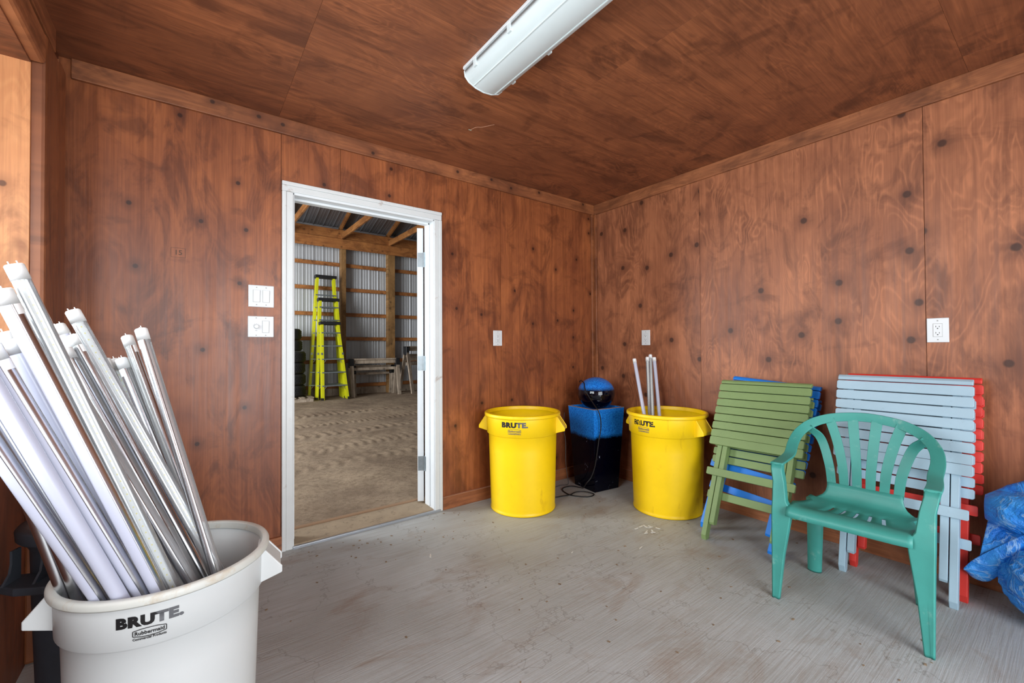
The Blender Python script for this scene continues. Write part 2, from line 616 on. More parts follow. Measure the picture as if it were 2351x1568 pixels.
# ------------------------------------------------------------------ the room
H = 2.4795
T = .018           # walls stand .018 behind the trim faces
XL = -3.457        # face of the frame boards on the left wall
XW = -3.50         # left wall plywood
YR = -4.40         # rear wall
WT = .155          # back wall thickness

fl = struct(bx('floor', 'concrete_floor', XW - .5, T + .1, YR - .1, T, -.12, 0, bevel=0), 'grey broom-finished concrete floor with brown stains')

# ceiling of plywood sheets
ce = struct(bx('ceiling', 'plywood_ceiling', XW - .02, T + .1, YR - .1, T + .1, H + .014, H + .10, bevel=0), 'stained plywood ceiling')
xs = [XW, -2.30, .0 + T]
y = T
k = 0
while y > YR:
    y1 = max(y - 1.22, YR)
    cuts = [XW, -2.62, -.18, T] if k % 2 == 0 else [XW, -1.40, T]
    for a, b in zip(cuts[:-1], cuts[1:]):
        bx('plywood_sheet', 'plywood_ceiling', a + .0004, b - .0004, y1 + .0004, y - .0004, H, H + .013, ce, bevel=.0003)
    y = y1
    k += 1

# back wall: studs behind, sheets in front, door opening between -2.545 and -1.64
DX0, DX1, DZ = -2.552, -1.632, 2.075
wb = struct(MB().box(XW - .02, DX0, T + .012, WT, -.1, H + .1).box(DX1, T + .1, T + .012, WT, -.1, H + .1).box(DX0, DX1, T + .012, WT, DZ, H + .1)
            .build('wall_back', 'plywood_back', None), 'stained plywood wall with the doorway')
sh = []
sh.append(MB().box(XW, -2.606, T, T + .011, 0, H))
sh.append(MB().box(-2.604, DX0, T, T + .011, 0, H).box(DX0, -2.277, T, T + .011, DZ, H))
sh.append(MB().box(-2.275, DX1, T, T + .011, DZ, H).box(DX1, -1.060, T, T + .011, 0, H))
sh.append(MB().box(-1.058, T, T, T + .011, 0, H))
for m in sh:
    m.build('plywood_sheet', 'plywood_back', wb)
# small grade stamp printed on the left sheet: the number 15 in a box
def wall_print(s_, size, x, z):
    me_ = text_mesh(s_, size, size * .02, 1.0)
    for v_ in me_.vertices:
        v_.co = Vector((x + v_.co.x, T - .0006, z + v_.co.y))
    me_.materials.clear()
    me_.materials.append(MAT['stamp_ink'])
    o_ = bpy.data.objects.new('stamp_number', me_)
    COL.objects.link(o_)
    o_.parent = wb


wall_print('15', .034, -3.0705, 1.645)
MB().box(-3.100, -3.041, T - .0007, T - .0003, 1.668, 1.6695).box(-3.100, -3.041, T - .0007, T - .0003, 1.6205, 1.622).box(-3.100, -3.0985, T - .0007, T - .0003, 1.622, 1.668).box(-3.0425, -3.041, T - .0007, T - .0003, 1.622, 1.668).build('stamp_box', 'stamp_ink', wb)
# right wall
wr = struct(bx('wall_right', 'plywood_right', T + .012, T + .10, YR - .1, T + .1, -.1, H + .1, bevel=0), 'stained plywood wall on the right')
ys = [T, -1.031, -2.2525, -3.472, YR]
for a, b in zip(ys[1:], ys[:-1]):
    bx('plywood_sheet', 'plywood_right', T, T + .011, a + .001, b - .001, 0, H, wr, bevel=.0006)
# rear wall with an open doorway behind the camera
RX0, RX1, RZ = -3.2, -1.1, 2.2
wq = struct(MB().box(XW - .02, RX0, YR - .1, YR, -.1, H + .1).box(RX1, T + .1, YR - .1, YR, -.1, H + .1).box(RX0, RX1, YR - .1, YR, RZ, H + .1)
            .build('wall_rear', 'plywood_back', None), 'plywood wall behind the camera with a wide doorway')
# left wall with the deep window bay
BY0, BY1 = -.405, -2.35      # opening along y (far and near jamb)
BZ0, BZ1 = .92, 2.226        # sill and head
BX = -3.92                   # window plane
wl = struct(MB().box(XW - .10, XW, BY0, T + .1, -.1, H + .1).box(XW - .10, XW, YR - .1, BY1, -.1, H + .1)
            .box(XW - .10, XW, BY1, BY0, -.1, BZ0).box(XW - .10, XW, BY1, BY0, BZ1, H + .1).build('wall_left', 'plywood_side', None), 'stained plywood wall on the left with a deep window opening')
# reveal boards
bx('reveal_panel', 'plywood_left', BX - .02, XW + .004, BY0 - .005, BY0 + .018, BZ0, BZ1, wl)
bx('reveal_panel', 'plywood_left', BX - .02, XW + .004, BY1 - .018, BY1 + .005, BZ0, BZ1, wl)
bx('reveal_panel', 'plywood_ceiling', BX - .02, XW + .004, BY1, BY0, BZ1 - .004, BZ1 + .018, wl)
bx('sill_board', 'board_y', BX - .02, XW + .004, BY1, BY0, BZ0 - .03, BZ0 + .005, wl)
MB().box(BX - .12, BX - .0, BY1 - .1, BY1, BZ0 - .1, BZ1 + .1).box(BX - .12, BX, BY0 + .02, BY0 + .1, BZ0 - .1, BZ1 + .1).build('outer_frame', 'plywood_side', wl)
# window 1
w1 = struct(empty('window_1', (BX, (BY0 + BY1) / 2, (BZ0 + BZ1) / 2)), 'window in the deep opening of the left wall')
hw, hh = (BY0 - BY1) / 2, (BZ1 - BZ0) / 2
MB().box(-.03, .03, -hw, hw, -hh, -hh + .06).box(-.03, .03, -hw, hw, hh - .06, hh).box(-.03, .03, -hw, -hw + .06, -hh, hh).box(-.03, .03, hw - .06, hw, -hh, hh).box(-.03, .03, -.03, .03, -hh, hh).build('window_frame', 'white_paint', w1)
MB().box(-.003, .003, -hw + .05, -.02, -hh + .05, hh - .05).build('pane', 'window_glass', w1)
MB().box(-.003, .003, .02, hw - .05, -hh + .05, hh - .05).build('pane', 'window_glass', w1)


def vlab(o, s):
    return struct(o, s)


# frame boards around the opening on the left wall
vlab(bx('trim_1', 'board_z', XL - .05, XL, BY0 + .001, -.195, 0, 2.352, bevel=.012), 'rounded frame board beside the window opening')
vlab(bx('trim_2', 'board_y', XL - .05, XL, BY1 - .1, BY0 - .0, BZ1 + .001, 2.343, bevel=.012), 'rounded frame board over the window opening')
vlab(bx('trim_3', 'board_z', XL - .06, XL - .006, -.182, -.062, 0, 2.372), 'narrow corner board on the left wall')
vlab(bx('trim_4', 'board_y', XW, XL - .012, YR, -.20, 2.385, H, bevel=.002), 'board under the ceiling on the left wall')
# corner posts and crown boards
vlab(bx('trim_5', 'board_x', XL - .0, T, 0, T, 2.389, H, bevel=.003), 'long board under the ceiling on the back wall')
vlab(bx('trim_6', 'board_y', 0, T, YR, -.001, 2.389, H, bevel=.003), 'long board under the ceiling on the right wall')
vlab(MB().box(-.028, T, -.002, T, .09, 2.388).build('trim_7', 'board_z', None, bevel=.004), 'narrow corner batten between back and right wall')
vlab(bx('trim_8', 'board_z', -.002, T, -.030, -.003, .09, 2.388, bevel=.004), 'narrow corner strip on the right wall')


def baseboard(name, x0, x1, y0, y1, label):
    o = bx(name, 'board_x' if abs(x1 - x0) > abs(y1 - y0) else 'board_y', x0, x1, y0, y1, 0, .088, bevel=.002)
    return struct(o, label)


b1 = baseboard('baseboard_back', DX1 + .05, T, 0, T, 'baseboard right of the doorway')
bx('dusty_top', 'dusty_edge', DX1 + .05, T, .001, T, .0882, .0900, b1, bevel=0)
b2 = baseboard('baseboard_back', XL, -2.602, 0, T, 'baseboard left of the doorway')
b3 = baseboard('baseboard_right', 0, T, YR, -.001, 'baseboard along the right wall')
bx('dusty_top', 'dusty_edge', .001, T, YR, -.001, .0882, .0900, b3, bevel=0)
mk = MB()
for a, b, c, d in ((-2.225, -2.232, .030, .076), (-2.226, -2.262, .062, .074), (-2.252, -2.262, .05, .07)):
    mk.box(-.0006, 0, min(a, b), max(a, b), c, d)
mk.build('paint_mark', 'paint_mark', b3)

# ------------------------------------------------------------------ doorway
d1 = struct(empty('door_1', (-2.09, .07, 0)), 'open white doorway into the big shed')
cx = -2.09


def casing_board(x0, x1, z0, z1, vertical, inner):
    """stepped casing: thick outer band, thinner inner band"""
    m = MB()
    if vertical:
        xo = (x0, x0 + .022) if inner > 0 else (x1 - .022, x1)
        xi = (x0 + .022, x1) if inner > 0 else (x0, x1 - .022)
        m.box(xo[0] - cx, xo[1] - cx, -.07, T - .07, z0, z1)
        m.box(xi[0] - cx, xi[1] - cx, -.066, T - .07, z0, z1)
    else:
        m.box(x0 - cx, x1 - cx, -.07, T - .07, z1 - .022, z1)
        m.box(x0 - cx, x1 - cx, -.066, T - .07, z0, z1 - .022)
    return m.build('casing', 'white_paint_dirty', d1, bevel=.003)


casing_board(-2.602, -2.544, 0, 2.062, True, 1)
casing_board(-1.641, -1.584, 0, 2.062, True, -1)
casing_board(-2.602, -1.584, 2.0635, 2.12, False, 1)
# jambs with stops
JD = .155
MB().box(-2.552 - cx, -2.537 - cx, -.058, JD - .07, .0, 2.062).box(-2.537 - cx, -2.525 - cx, .0, .045, .03, 2.055).build('jamb', 'white_paint', d1, bevel=.002)
MB().box(-1.648 - cx, -1.633 - cx, -.058, JD - .07, .0, 2.062).box(-1.660 - cx, -1.648 - cx, .0, .045, .03, 2.055).build('jamb', 'white_paint', d1, bevel=.002)
MB().box(-2.552 - cx, -1.633 - cx, -.058, JD - .07, 2.050, 2.066).box(-2.537 - cx, -1.648 - cx, .0, .045, 2.036, 2.050).build('head_jamb', 'white_paint', d1, bevel=.002)
# sill
MB().box(-2.552 - cx, -1.633 - cx, -.052, .175, -.04, .020).build('threshold', 'concrete_sill', d1, bevel=.004)
MB().box(-2.545 - cx, -1.60 - cx, -.072, -.054, -.01, .014).build('sill_strip', 'alu_strip', d1, bevel=.002)
MB().box(-2.552 - cx, -1.633 - cx, .176, .205, -.06, .028).build('sill_nosing', 'end_wood', d1, bevel=.003)
# door slab folded away behind the wall
HX, HY = -1.652, .168
ang = math.atan2(.866, .5)
dm = Matrix.Translation((HX - cx, HY - .07, 0)) @ Matrix.Rotation(ang, 4, 'Z')
slab = MB().box(.0, .895, 0, .044, .034, 2.035, dm).build('door_slab', 'white_paint', d1, bevel=.002)
for hz in (1.80, 1.04, .31):
    hm = MB()
    hm.box(-.0025, 0, .004, .040, hz - .052, hz + .052, dm)
    hm.box(-1.6505 - cx, -1.6475 - cx, .060, .088, hz - .052, hz + .052)
    hm.tube([dm @ Vector((-.004, -.004, hz - .055)), dm @ Vector((-.004, -.004, hz + .055))], .0065, 10)
    hm.build('hinge', 'steel', d1)


# ------------------------------------------------------------------ switches and outlets
def plate(name, loc, rz, w, h, label, cat, parts):
    t = tag(empty(name, loc, rz), label, cat, 'wall outlets' if cat == 'outlet' else 'switch plates by the doorway')
    MB().box(-w / 2, w / 2, -.006, 0, -h / 2, h / 2).build('cover_plate', 'plate_white', t, bevel=.003)
    for p in parts:
        kind, x, z = p
        if kind == 'rocker':
            MB().box(x - .0175, x + .0175, -.0066, -.004, z - .034, z + .034).build('rocker_frame', 'plate_shadow', t)
            r = MB().prism([(-.033, -.0075), (0, -.0095), (.033, -.0125), (.033, -.005), (-.033, -.005)], x - .0160, x + .0160, lambda q, a: Vector((a, q[1], z + q[0])))
            r.build('rocker', 'plate_white', t, bevel=.001)
        elif kind == 'knob':
            MB().box(x - .0175, x + .0175, -.0066, -.004, z - .034, z + .034).build('dial_plate', 'plate_white', t)
            MB().loft([[Vector((x + r * math.cos(a * PI / 10), yy, z + r * math.sin(a * PI / 10))) for a in range(20)] for r, yy in ((.0125, -.006), (.0115, -.022), (.009, -.024))]).build('dial_knob', 'plate_white', t)
            mk = MB()
            for a in range(5):
                an = math.radians(30 + a * 30)
                mk.box(x + .0155 * math.cos(an) - .001, x + .0155 * math.cos(an) + .001, -.0071, -.0066, z + .0155 * math.sin(an) - .001, z + .0155 * math.sin(an) + .001)
            mk.box(x - .005, x + .005, -.0071, -.0066, z - .0225, z - .021)
            mk.build('dial_marks', 'plate_slot', t)['kind'] = 'stuff'
        elif kind == 'duplex':
            MB().box(x - .0175, x + .0175, -.0068, -.004, z - .034, z + .034).build('receptacle_frame', 'plate_shadow', t)
            MB().box(x - .0165, x + .0165, -.0080, -.004, z - .033, z + .033).build('receptacle', 'plate_white', t, bevel=.001)
            for dz in (.016, -.016):
                sm = MB()
                sm.box(x - .0075, x - .0055, -.0083, -.008, z + dz - .001, z + dz + .007)
                sm.box(x + .0050, x + .0070, -.0083, -.008, z + dz - .001, z + dz + .006)
                sm.loft([[Vector((x + .0028 * math.cos(a * PI / 5), yy, z + dz - .007 + .0028 * math.sin(a * PI / 5))) for a in range(10)] for yy in (-.008, -.0084)])
                sm.build('slots', 'plate_slot', t)
    nx = 2 if w > .1 else 1
    for i in range(nx):
        xx = (i - .5) * .046 if nx == 2 else 0
        for dz in (-.048, .048):
            MB().loft([[Vector((xx + .0032 * math.cos(a * PI / 4), yy, dz + .0032 * math.sin(a * PI / 4))) for a in range(8)] for yy in (-.006, -.0068)]).build('screw', 'plate_shadow', t)
    return t


plate('light_switch', (-2.7035, T, 1.447), 0, .125, .122, 'white double rocker switch plate, upper of the two left of the doorway', 'switch', [('rocker', -.023, 0), ('rocker', .023, 0)])
plate('dimmer_switch', (-2.705, T, 1.277), 0, .126, .117, 'white plate with round dial and one rocker, lower of the two left of the doorway', 'switch', [('knob', -.023, 0), ('rocker', .023, 0)])
plate('wall_outlet', (-1.094, T, 1.226), 0, .083, .120, 'white outlet on the back wall above the left yellow bin', 'outlet', [('duplex', 0, 0)])
plate('wall_outlet', (T, -.553, 1.228), -PI / 2, .082, .126, 'white outlet on the right wall above the tubes in the yellow bin', 'outlet', [('duplex', 0, 0)])
plate('wall_outlet', (T, -2.296, 1.229), -PI / 2, .082, .124, 'white outlet on the right wall above the light blue folded chair', 'outlet', [('duplex', 0, 0)])

# ------------------------------------------------------------------ ceiling light
t = tag(empty('ceiling_light', (-1.88, -1.0, H)), 'long white wraparound fluorescent fixture on the plywood ceiling', 'ceiling light')
L = 1.24
prof = [(-.095, 0), (-.110, -.020), (-.106, -.045), (-.085, -.065), (-.045, -.080), (0, -.085), (.045, -.080), (.085, -.065), (.106, -.045), (.110, -.020), (.095, 0)]
MB().prism(prof[1:-1], -.006, -L + .006, lambda p, a: Vector((p[0], a, p[1]))).build('diffuser', 'diffuser_white', t, smooth=True)
MB().prism([(p[0] * 1.01, p[1] * 1.02) for p in prof], 0, -.008, lambda p, a: Vector((p[0], a, p[1]))).build('end_plate', 'diffuser_white', t, bevel=.002)
MB().prism([(p[0] * 1.01, p[1] * 1.02) for p in prof], -L, -L + .008, lambda p, a: Vector((p[0], a, p[1]))).build('end_plate', 'diffuser_white', t, bevel=.002)
MB().box(-.116, .116, -L, -.0, -.014, 0).build('housing', 'plate_white', t, bevel=.003)
for sx in (-1, 1):
    for yy in (-.10, -.36, -.85, -1.15):
        MB().box(sx * .108 - .006, sx * .108 + .006, yy - .012, yy + .012, -.048, -.010).build('clip', 'diffuser_white', t, bevel=.002)
    MB().box(sx * .060 - .002, sx * .060 + .002, -L + .01, -.01, -.0775, -.073).build('rib', 'diffuser_white', t)

# bit of cobweb with a dry leaf
t = tag(empty('cobweb', (-1.62, -.62, H - .002)), 'short cobweb thread with a dry leaf bit hanging from the ceiling', 'cobweb')
MB().tube(catmull([(-.07, .05, -.028), (-.05, .02, -.02), (-.02, .0, -.018), (.04, -.04, -.001)], 5), .0011, 5).build('thread', 'dusty_edge', t)
MB().loft([[Vector((-.075 + dx, .052 + w, -.03 + a)) for w, a in ((-.004, 0), (0, .002), (.004, 0), (0, -.002))] for dx in (-.008, 0, .01)]).build('leaf', 'leaf_dry', t)


# ------------------------------------------------------------------ lettered bins
def wrap_text(s, size, ang, z, R, slope, parent, name, mat, bold=0, sx=1.0, spacing=1.0, split=None):
    me = text_mesh(s, size, bold, sx, spacing)
    b = bmesh.new()
    b.from_mesh(me)
    bmesh.ops.triangulate(b, faces=b.faces)
    # subdivide long edges so the lettering follows the curve
    for _ in range(2):
        es = [e for e in b.edges if abs(e.verts[0].co.x - e.verts[1].co.x) > .012]
        if es:
            bmesh.ops.subdivide_edges(b, edges=es, cuts=1)
            bmesh.ops.triangulate(b, faces=b.faces)
    for v in b.verts:
        x, y_ = v.co.x, v.co.y
        a = ang + x / R
        r = R + slope * (y_) + .0009
        v.co = Vector((r * math.cos(a), r * math.sin(a), z + y_))
    late = [f.index for f in b.faces if (math.atan2(f.calc_center_median().y, f.calc_center_median().x) - ang + PI) % (2 * PI) - PI > size * .40 / R]
    b.to_mesh(me)
    b.free()
    me.materials.clear()
    me.materials.append(MAT[mat])
    if split:
        me.materials.append(MAT[split])
        for i in late:
            me.polygons[i].material_index = 1
    o = bpy.data.objects.new(name, me)
    COL.objects.link(o)
    o.parent = parent
    return o


def bin_(name, loc, R, Hh, textang, mat, rimmat, label, tscale, inks, colorz=None):
    """container with flared band, rolled rim and two wedge handles; text at angle textang (deg)"""
    t = tag(empty(name, (loc[0], loc[1], 0)), label, 'bin', 'round plastic bins')
    s = R / .28
    zs = Hh / .692
    band0, band1 = .541 * zs, .668 * zs
    rb = .236 * s
    rw = .251 * s      # body just under the band
    prof = [(rb - .02, .006), (rb - .006, 0), (rb + .002, .004), (rb + .003, .014), (rb - .001, .020), (rb, .03)]
    for k in range(1, 6):
        f = k / 5
        prof.append((rb + (rw - rb) * f, .03 + (band0 - .004 - .03) * f))
    prof += [(rw + .004, band0), (.2635 * s, band0 + .006), (.2665 * s, band1 - .002)]
    MB().lathe(prof, 72).build('body', mat, t, smooth='all')
    inner = [(.266 * s, band1), (.262 * s, band1), (.255 * s, band0 + .01), (rw - .006, band0 - .01), (rb - .004, .03), (rb - .02, .020), (.12 * s, .018), (.02, .018), (.0005, .018)]
    MB().lathe(inner, 72).build('inner_wall', mat, t, smooth='all')
    rr = [(.266 * s, band1 - .001), (.279 * s, band1), (.281 * s, band1 + .004), (.281 * s, Hh - .007), (.278 * s, Hh - .002), (.273 * s, Hh), (.263 * s, Hh), (.259 * s, Hh - .004), (.258 * s, band1 - .002)]
    MB().lathe(rr, 72).build('rim', rimmat, t, smooth=True)
    # handles
    for sgn in (-1, 1):
        a = math.radians(textang + sgn * 90)
        rot = Matrix.Rotation(a, 4, 'Z')
        ro = .262 * s
        hwid = .060 * s
        z1_, z0_ = band1 - .004, band0 + .012
        out = .060 * s
        h = MB()
        side = [(ro - .012, z1_), (ro + .008, z1_), (ro + out, z0_ + .034), (ro + out, z0_ + .014), (ro - .012, z0_ - .006)]
        for w0, w1 in ((-hwid, -hwid + .006), (hwid - .006, hwid)):
            h.prism(side, w0, w1, lambda p, w: rot @ Vector((p[0], w, p[1])))
        h.prism([(ro - .01, z1_), (ro + .008, z1_), (ro + out, z0_ + .034), (ro + out, z0_ + .014), (ro + out - .006, z0_ + .018), (ro + out - .006, z0_ + .034), (ro + .002, z1_ - .008), (ro - .01, z1_ - .008)],
                -hwid + .005, hwid - .005, lambda p, w: rot @ Vector((p[0] - .004, w, p[1])))
        h.build('handle', mat, t, bevel=.003)
    # lettering
    ta = math.radians(textang)
    Rt = .2655 * s
    zb = band0 + .088 * zs * tscale[2]
    sl = .003 / .12
    cap = tscale[0]
    span = tscale[1]
    wrap_text('BRUTE.', cap * 1.40, ta, zb, Rt, sl, t, 'lettering', inks[0], bold=cap * .09, sx=tscale[3], spacing=1.10, split=inks[1])
    wrap_text('Rubbermaid', cap * .50, ta + 0 / Rt, zb - cap * 1.22, Rt, sl, t, 'lettering', inks[2], bold=cap * .012, sx=1.0)
    wrap_text('Commercial Products', cap * .335, ta, zb - cap * 1.78, Rt, sl, t, 'lettering', inks[2], bold=cap * .010, sx=.92)
    # lozenge outline
    m = MB()
    hw_, hh_ = cap * 1.36, cap * .42
    pts = [(-hw_, -hh_ * .6), (-hw_ * .5, -hh_ * .92), (0, -hh_), (hw_ * .5, -hh_ * .92), (hw_, -hh_ * .6), (hw_, hh_ * .6), (hw_ * .5, hh_ * .92), (0, hh_), (-hw_ * .5, hh_ * .92), (-hw_, hh_ * .6)]
    for i in range(len(pts)):
        p, q = Vector(pts[i]), Vector(pts[(i + 1) % len(pts)])
        d = (q - p).normalized()
        nrm = Vector((-d.y, d.x)) * cap * .035
        quad = [p - nrm, q - nrm, q + nrm, p + nrm]
        vs = []
        for g in quad:
            aa = ta + g.x / Rt
            r = Rt + .001
            vs.append(Vector((r * math.cos(aa), r * math.sin(aa), zb - cap * 1.20 + g.y)))
        m.add(vs, [(0, 1, 2, 3)])
    m.build('logo_outline', inks[2], t)
    return t


bin_('trash_bin', (-1.077, -.272), .275, .690, -140.5, 'yellow_plastic', 'yellow_plastic', 'empty round yellow plastic bin right of the doorway, left of the blue plinth', (.0325, .19, 1, 1.18), ('ink_black', 'ink_gray', 'ink_gray'))
bin_('trash_bin', (-.283, -.935), .276, .692, 178.5, 'yellow_plastic', 'yellow_plastic', 'round yellow plastic bin holding four tubes, beside the green folded chair', (.0315, .18, 1, 1.12), ('ink_worn', 'ink_worn', 'ink_gray'))
bin_('trash_bin', (-3.061, -1.177), .242, .575, -98, 'white_plastic', 'white_plastic_rim', 'round white plastic bin full of LED tubes in the left foreground', (.0230, .132, .92, 1.15), ('ink_black', 'ink_gray', 'ink_black'))


# grey tote bin at the left wall, narrower with ribbed collar
def gray_bin():
    t = tag(empty('storage_bin', (-3.268, -.815, 0)), 'dark grey plastic bin with ribbed collar behind the white bin', 'bin')
    R = .165
    MB().lathe([(.11, 0), (.118, .004), (.132, .40), (.136, .56), (.148, .585), (.160, .590), (R, .596), (R + .002, .620), (R - .004, .628), (R - .020, .630), (R - .030, .624), (.126, .57), (.116, .40), (.10, .02), (.0005, .02)], 56).build('body', 'gray_plastic', t, smooth=True)
    # ledge for the hands with gussets, facing the room
    rot = Matrix.Rotation(math.radians(-112), 4, 'Z')
    h = MB()
    h.prism([(-.115, .10), (-.125, .165), (-.07, .195), (0, .204), (.07, .195), (.125, .165), (.115, .10)], .478, .500, lambda p, z: rot @ Vector((p[1], p[0], z)))
    h.build('hand_grip', 'gray_plastic', t, bevel=.003)
    for w in (-.105, -.035, .035, .105):
        g = MB()
        g.prism([(.12, .586), (.150, .586), (.150, .55), (.156, .525), (.180, .500), (.12, .500)], w - .003, w + .003, lambda p, q: rot @ Vector((p[0], q, p[1])))
        g.build('gusset', 'gray_plastic', t)


gray_bin()

# ------------------------------------------------------------------ LED tubes
TUBES = [
    ('A', (-3.4105, -1.4458, 1.1559), (-2.9934, -1.2385, 0.05), 'frosted', 'frosted tube, lowest and leftmost over the near rim of the white bin', (-0.9, 0.1, -0.1), 0.0165),
    ('B', (-3.3641, -1.4432, 1.1712), (-2.9662, -1.2862, 0.05), 'frosted', 'milky white tube, second from the left at the near rim of the white bin', (-0.5, -0.8, 0.2), 0.0158),
    ('C', (-3.3452, -1.4117, 1.1645), (-2.9207, -1.2785, 0.05), 'frosted', 'half frosted half metallic tube, third from the left at the white bin rim', (-0.95, 0.2, -0.2), 0.0172),
    ('D', (-3.3298, -1.407, 1.2798), (-2.9636, -1.3302, 0.2242), 'frosted', 'thick frosted tube with its cap cut by the left picture edge', (-0.8, 0.0, 0.0), 0.0165),
    ('E', (-3.3187, -1.3807, 1.3363), (-2.9366, -1.3064, 0.2012), 'clear', 'clear LED tube reaching highest of all, in front of the window frame', (0.2, -0.9, 0.2), 0.0155),
    ('F', (-3.3304, -1.2933, 1.2767), (-2.93, -1.3152, 0.3388), 'clear', 'clear tube whose cap peeks out behind the highest tube', (0.8, 0.3, 0), 0.0145),
    ('G', (-3.2941, -1.0561, 1.1583), (-2.9177, -1.2921, 0.3073), 'clear', 'clear tube under the frosted one in the middle of the white bin bundle', (0.75, 0.5, 0.2), 0.0142),
    ('H', (-3.3196, -0.9928, 1.2253), (-2.8744, -1.2107, 0.2883), 'frosted', 'plain frosted tube with cap just right of the highest tube', (-0.5, -0.8, 0.2), 0.015),
    ('I', (-3.2844, -1.0266, 1.1952), (-2.9006, -1.2696, 0.3044), 'clear', 'tube with a printed label on its cap, left of the second highest tube', (-0.8, 0.3, 0.1), 0.0142),
    ('J', (-3.2607, -1.1863, 1.255), (-2.9031, -1.2915, 0.4139), 'clear', 'tall clear LED tube second highest in the white bin, in front of the corner board', (0.2, -0.9, 0.3), 0.015),
    ('K', (-3.1297, -1.1601, 1.2119), (-2.9364, -1.3304, 0.4546), 'clear', 'rightmost tube of the white bin, metallic back and clear edge', (0.9, 0.3, 0.2), 0.0142),
    ('L', (-3.1705, -1.0275, 1.1939), (-2.9118, -1.2968, 0.3532), 'clear', 'clear tube second from the right in the white bin, next to the rightmost one', (-0.8, 0.2, 0.2), 0.0142),
    ('M', (-3.1615, -1.0154, 1.1247), (-2.8848, -1.1545, 0.1949), 'clear', 'shorter tube in front of the second one from the right, with a curved cap edge', (0.7, -0.6, 0.2), 0.0142),
    ('N', (-3.183, -1.0344, 1.1281), (-2.8905, -1.2498, 0.2612), 'clear', 'short clear tube just left of the curved cap, rear of the white bin bundle', (0.8, 0.5, 0.2), 0.0142),
    ('O', (-3.2082, -0.9671, 1.1248), (-2.889, -1.1235, 0.2115), 'clear', 'short clear tube, leftmost full cap in the low rear group of the white bin', (-0.7, -0.5, 0.2), 0.0142),
    ('P', (-3.2248, -0.9901, 1.1256), (-2.8841, -1.1975, 0.2086), 'clear', 'short tube mostly hidden behind the second highest tube in the white bin', (0.1, -0.9, 0.2), 0.0142),
    ('Q', (-3.3316, -1.335, 1.1793), (-2.9313, -1.2518, 0.051), 'frosted', 'tube with its cap facing the camera between two thick frosted tubes at the left edge', (-0.4, -0.8, 0.2), 0.0145),
    ('R', (-3.3496, -1.3118, 1.1949), (-2.9985, -1.1838, 0.0546), 'clear', 'tube at the left picture edge, cap half cut off, behind the thick frosted ones', (-0.8, -0.2, 0), 0.0145),
    ('S', (-3.4146, -1.29, 1.2149), (-3.1457, -1.1862, 0.05), 'clear', 'leftmost steep tube going into the white bin beside the grey bin', (0.7, 0.6, 0), 0.0142),
    ('V', (-3.3988, -1.3146, 1.2094), (-3.1118, -1.1985, 0.05), 'clear', 'second steep clear tube at the left inside of the white bin', (0.5, 0.8, 0), 0.0142),
    ('U', (-3.4009, -1.381, 1.1698), (-3.0042, -1.2115, 0.05), 'clear', 'clear tube wedged between the two leftmost frosted tubes of the white bin', (0.8, 0.6, 0), 0.0142),
]


def led_tube(top, bot, kind, label, roll, r=.0142):
    top, bot = Vector(top), Vector(bot)
    ax = (top - bot)
    L = ax.length
    ax.normalize()
    # local Y = direction the lens faces
    ref = Vector(roll)
    yv = (ref - ax * ref.dot(ax)).normalized()
    xv = yv.cross(ax)
    t = empty('led_tube', bot)
    t.rotation_euler = Matrix((xv, yv, ax)).transposed().to_euler()
    tag(t, label, 'LED tube', 'LED tubes in the white bin' if bot.x < -2 else 'LED tubes in the right yellow bin')
    n = 14
    e = .028

    def arc(a0, a1, rr, z):
        return [Vector((rr * math.cos(a0 + (a1 - a0) * i / n), rr * math.sin(a0 + (a1 - a0) * i / n), z)) for i in range(n + 1)]
    # lens arc faces +Y
    la0, la1 = math.radians(-5), math.radians(185)
    if kind == 'frosted':
        la0, la1 = math.radians(-20), math.radians(200)
    MB().loft([arc(la0, la1, r * .985, e), arc(la0, la1, r * .985, L - e)], cap=False, closed=False).build('lens', 'frost_lens' if kind == 'frosted' else 'clear_lens', t, smooth='all')
    hs = []
    for z in (e, L - e):
        outer = arc(la1, la0 + 2 * PI, r * .97, z)
        inner = [Vector((r * .80, -.1 * r, z)), Vector((r * .1, -.12 * r, z)), Vector((-r * .80, -.1 * r, z))]
        hs.append(outer + inner)
    MB().loft(hs).build('heat_sink', 'aluminium', t, smooth=True)
    if kind != 'frosted':
        MB().box(-.0058, .0058, -.001, .0009, e, L - e).build('led_strip', 'led_board', t)
    for z0, z1, sg in ((0, e + .006, -1), (L - e - .006, L, 1)):
        m = MB()
        secs = []
        prof = [(r * .9, z0 if sg < 0 else z1), (r * 1.03, (z0 + .003) if sg < 0 else (z1 - .003)), (r * 1.03, z1 if sg < 0 else z0)]
        for rr, z in prof:
            secs.append([Vector((rr * math.cos(2 * PI * i / 24), rr * math.sin(2 * PI * i / 24), z)) for i in range(24)])
        m.loft(secs)
        ze = z0 if sg < 0 else z1
        for px in (-.0065, .0065):
            m.tube([(px, 0, ze), (px, 0, ze + sg * .007)], .0012, 6)
        # long side tongue of the cap over the heat sink
        zz0, zz1 = (z1, z1 + .022) if sg < 0 else (z0 - .022, z0)
        s2 = []
        for z in (zz0, zz1):
            s2.append([Vector((r * 1.02 * math.cos(math.radians(a)), r * 1.02 * math.sin(math.radians(a)), z)) for a in range(215, 330, 15)] + [Vector((r * .9 * math.cos(math.radians(a)), r * .9 * math.sin(math.radians(a)), z)) for a in range(320, 214, -15)])
        m.loft(s2)
        m.build('end_cap', 'cap_white', t, smooth=True)
    return t


for (nm, T_, B_, kind, lab, roll, r) in TUBES:
    led_tube(T_, B_, kind, lab, roll, r)

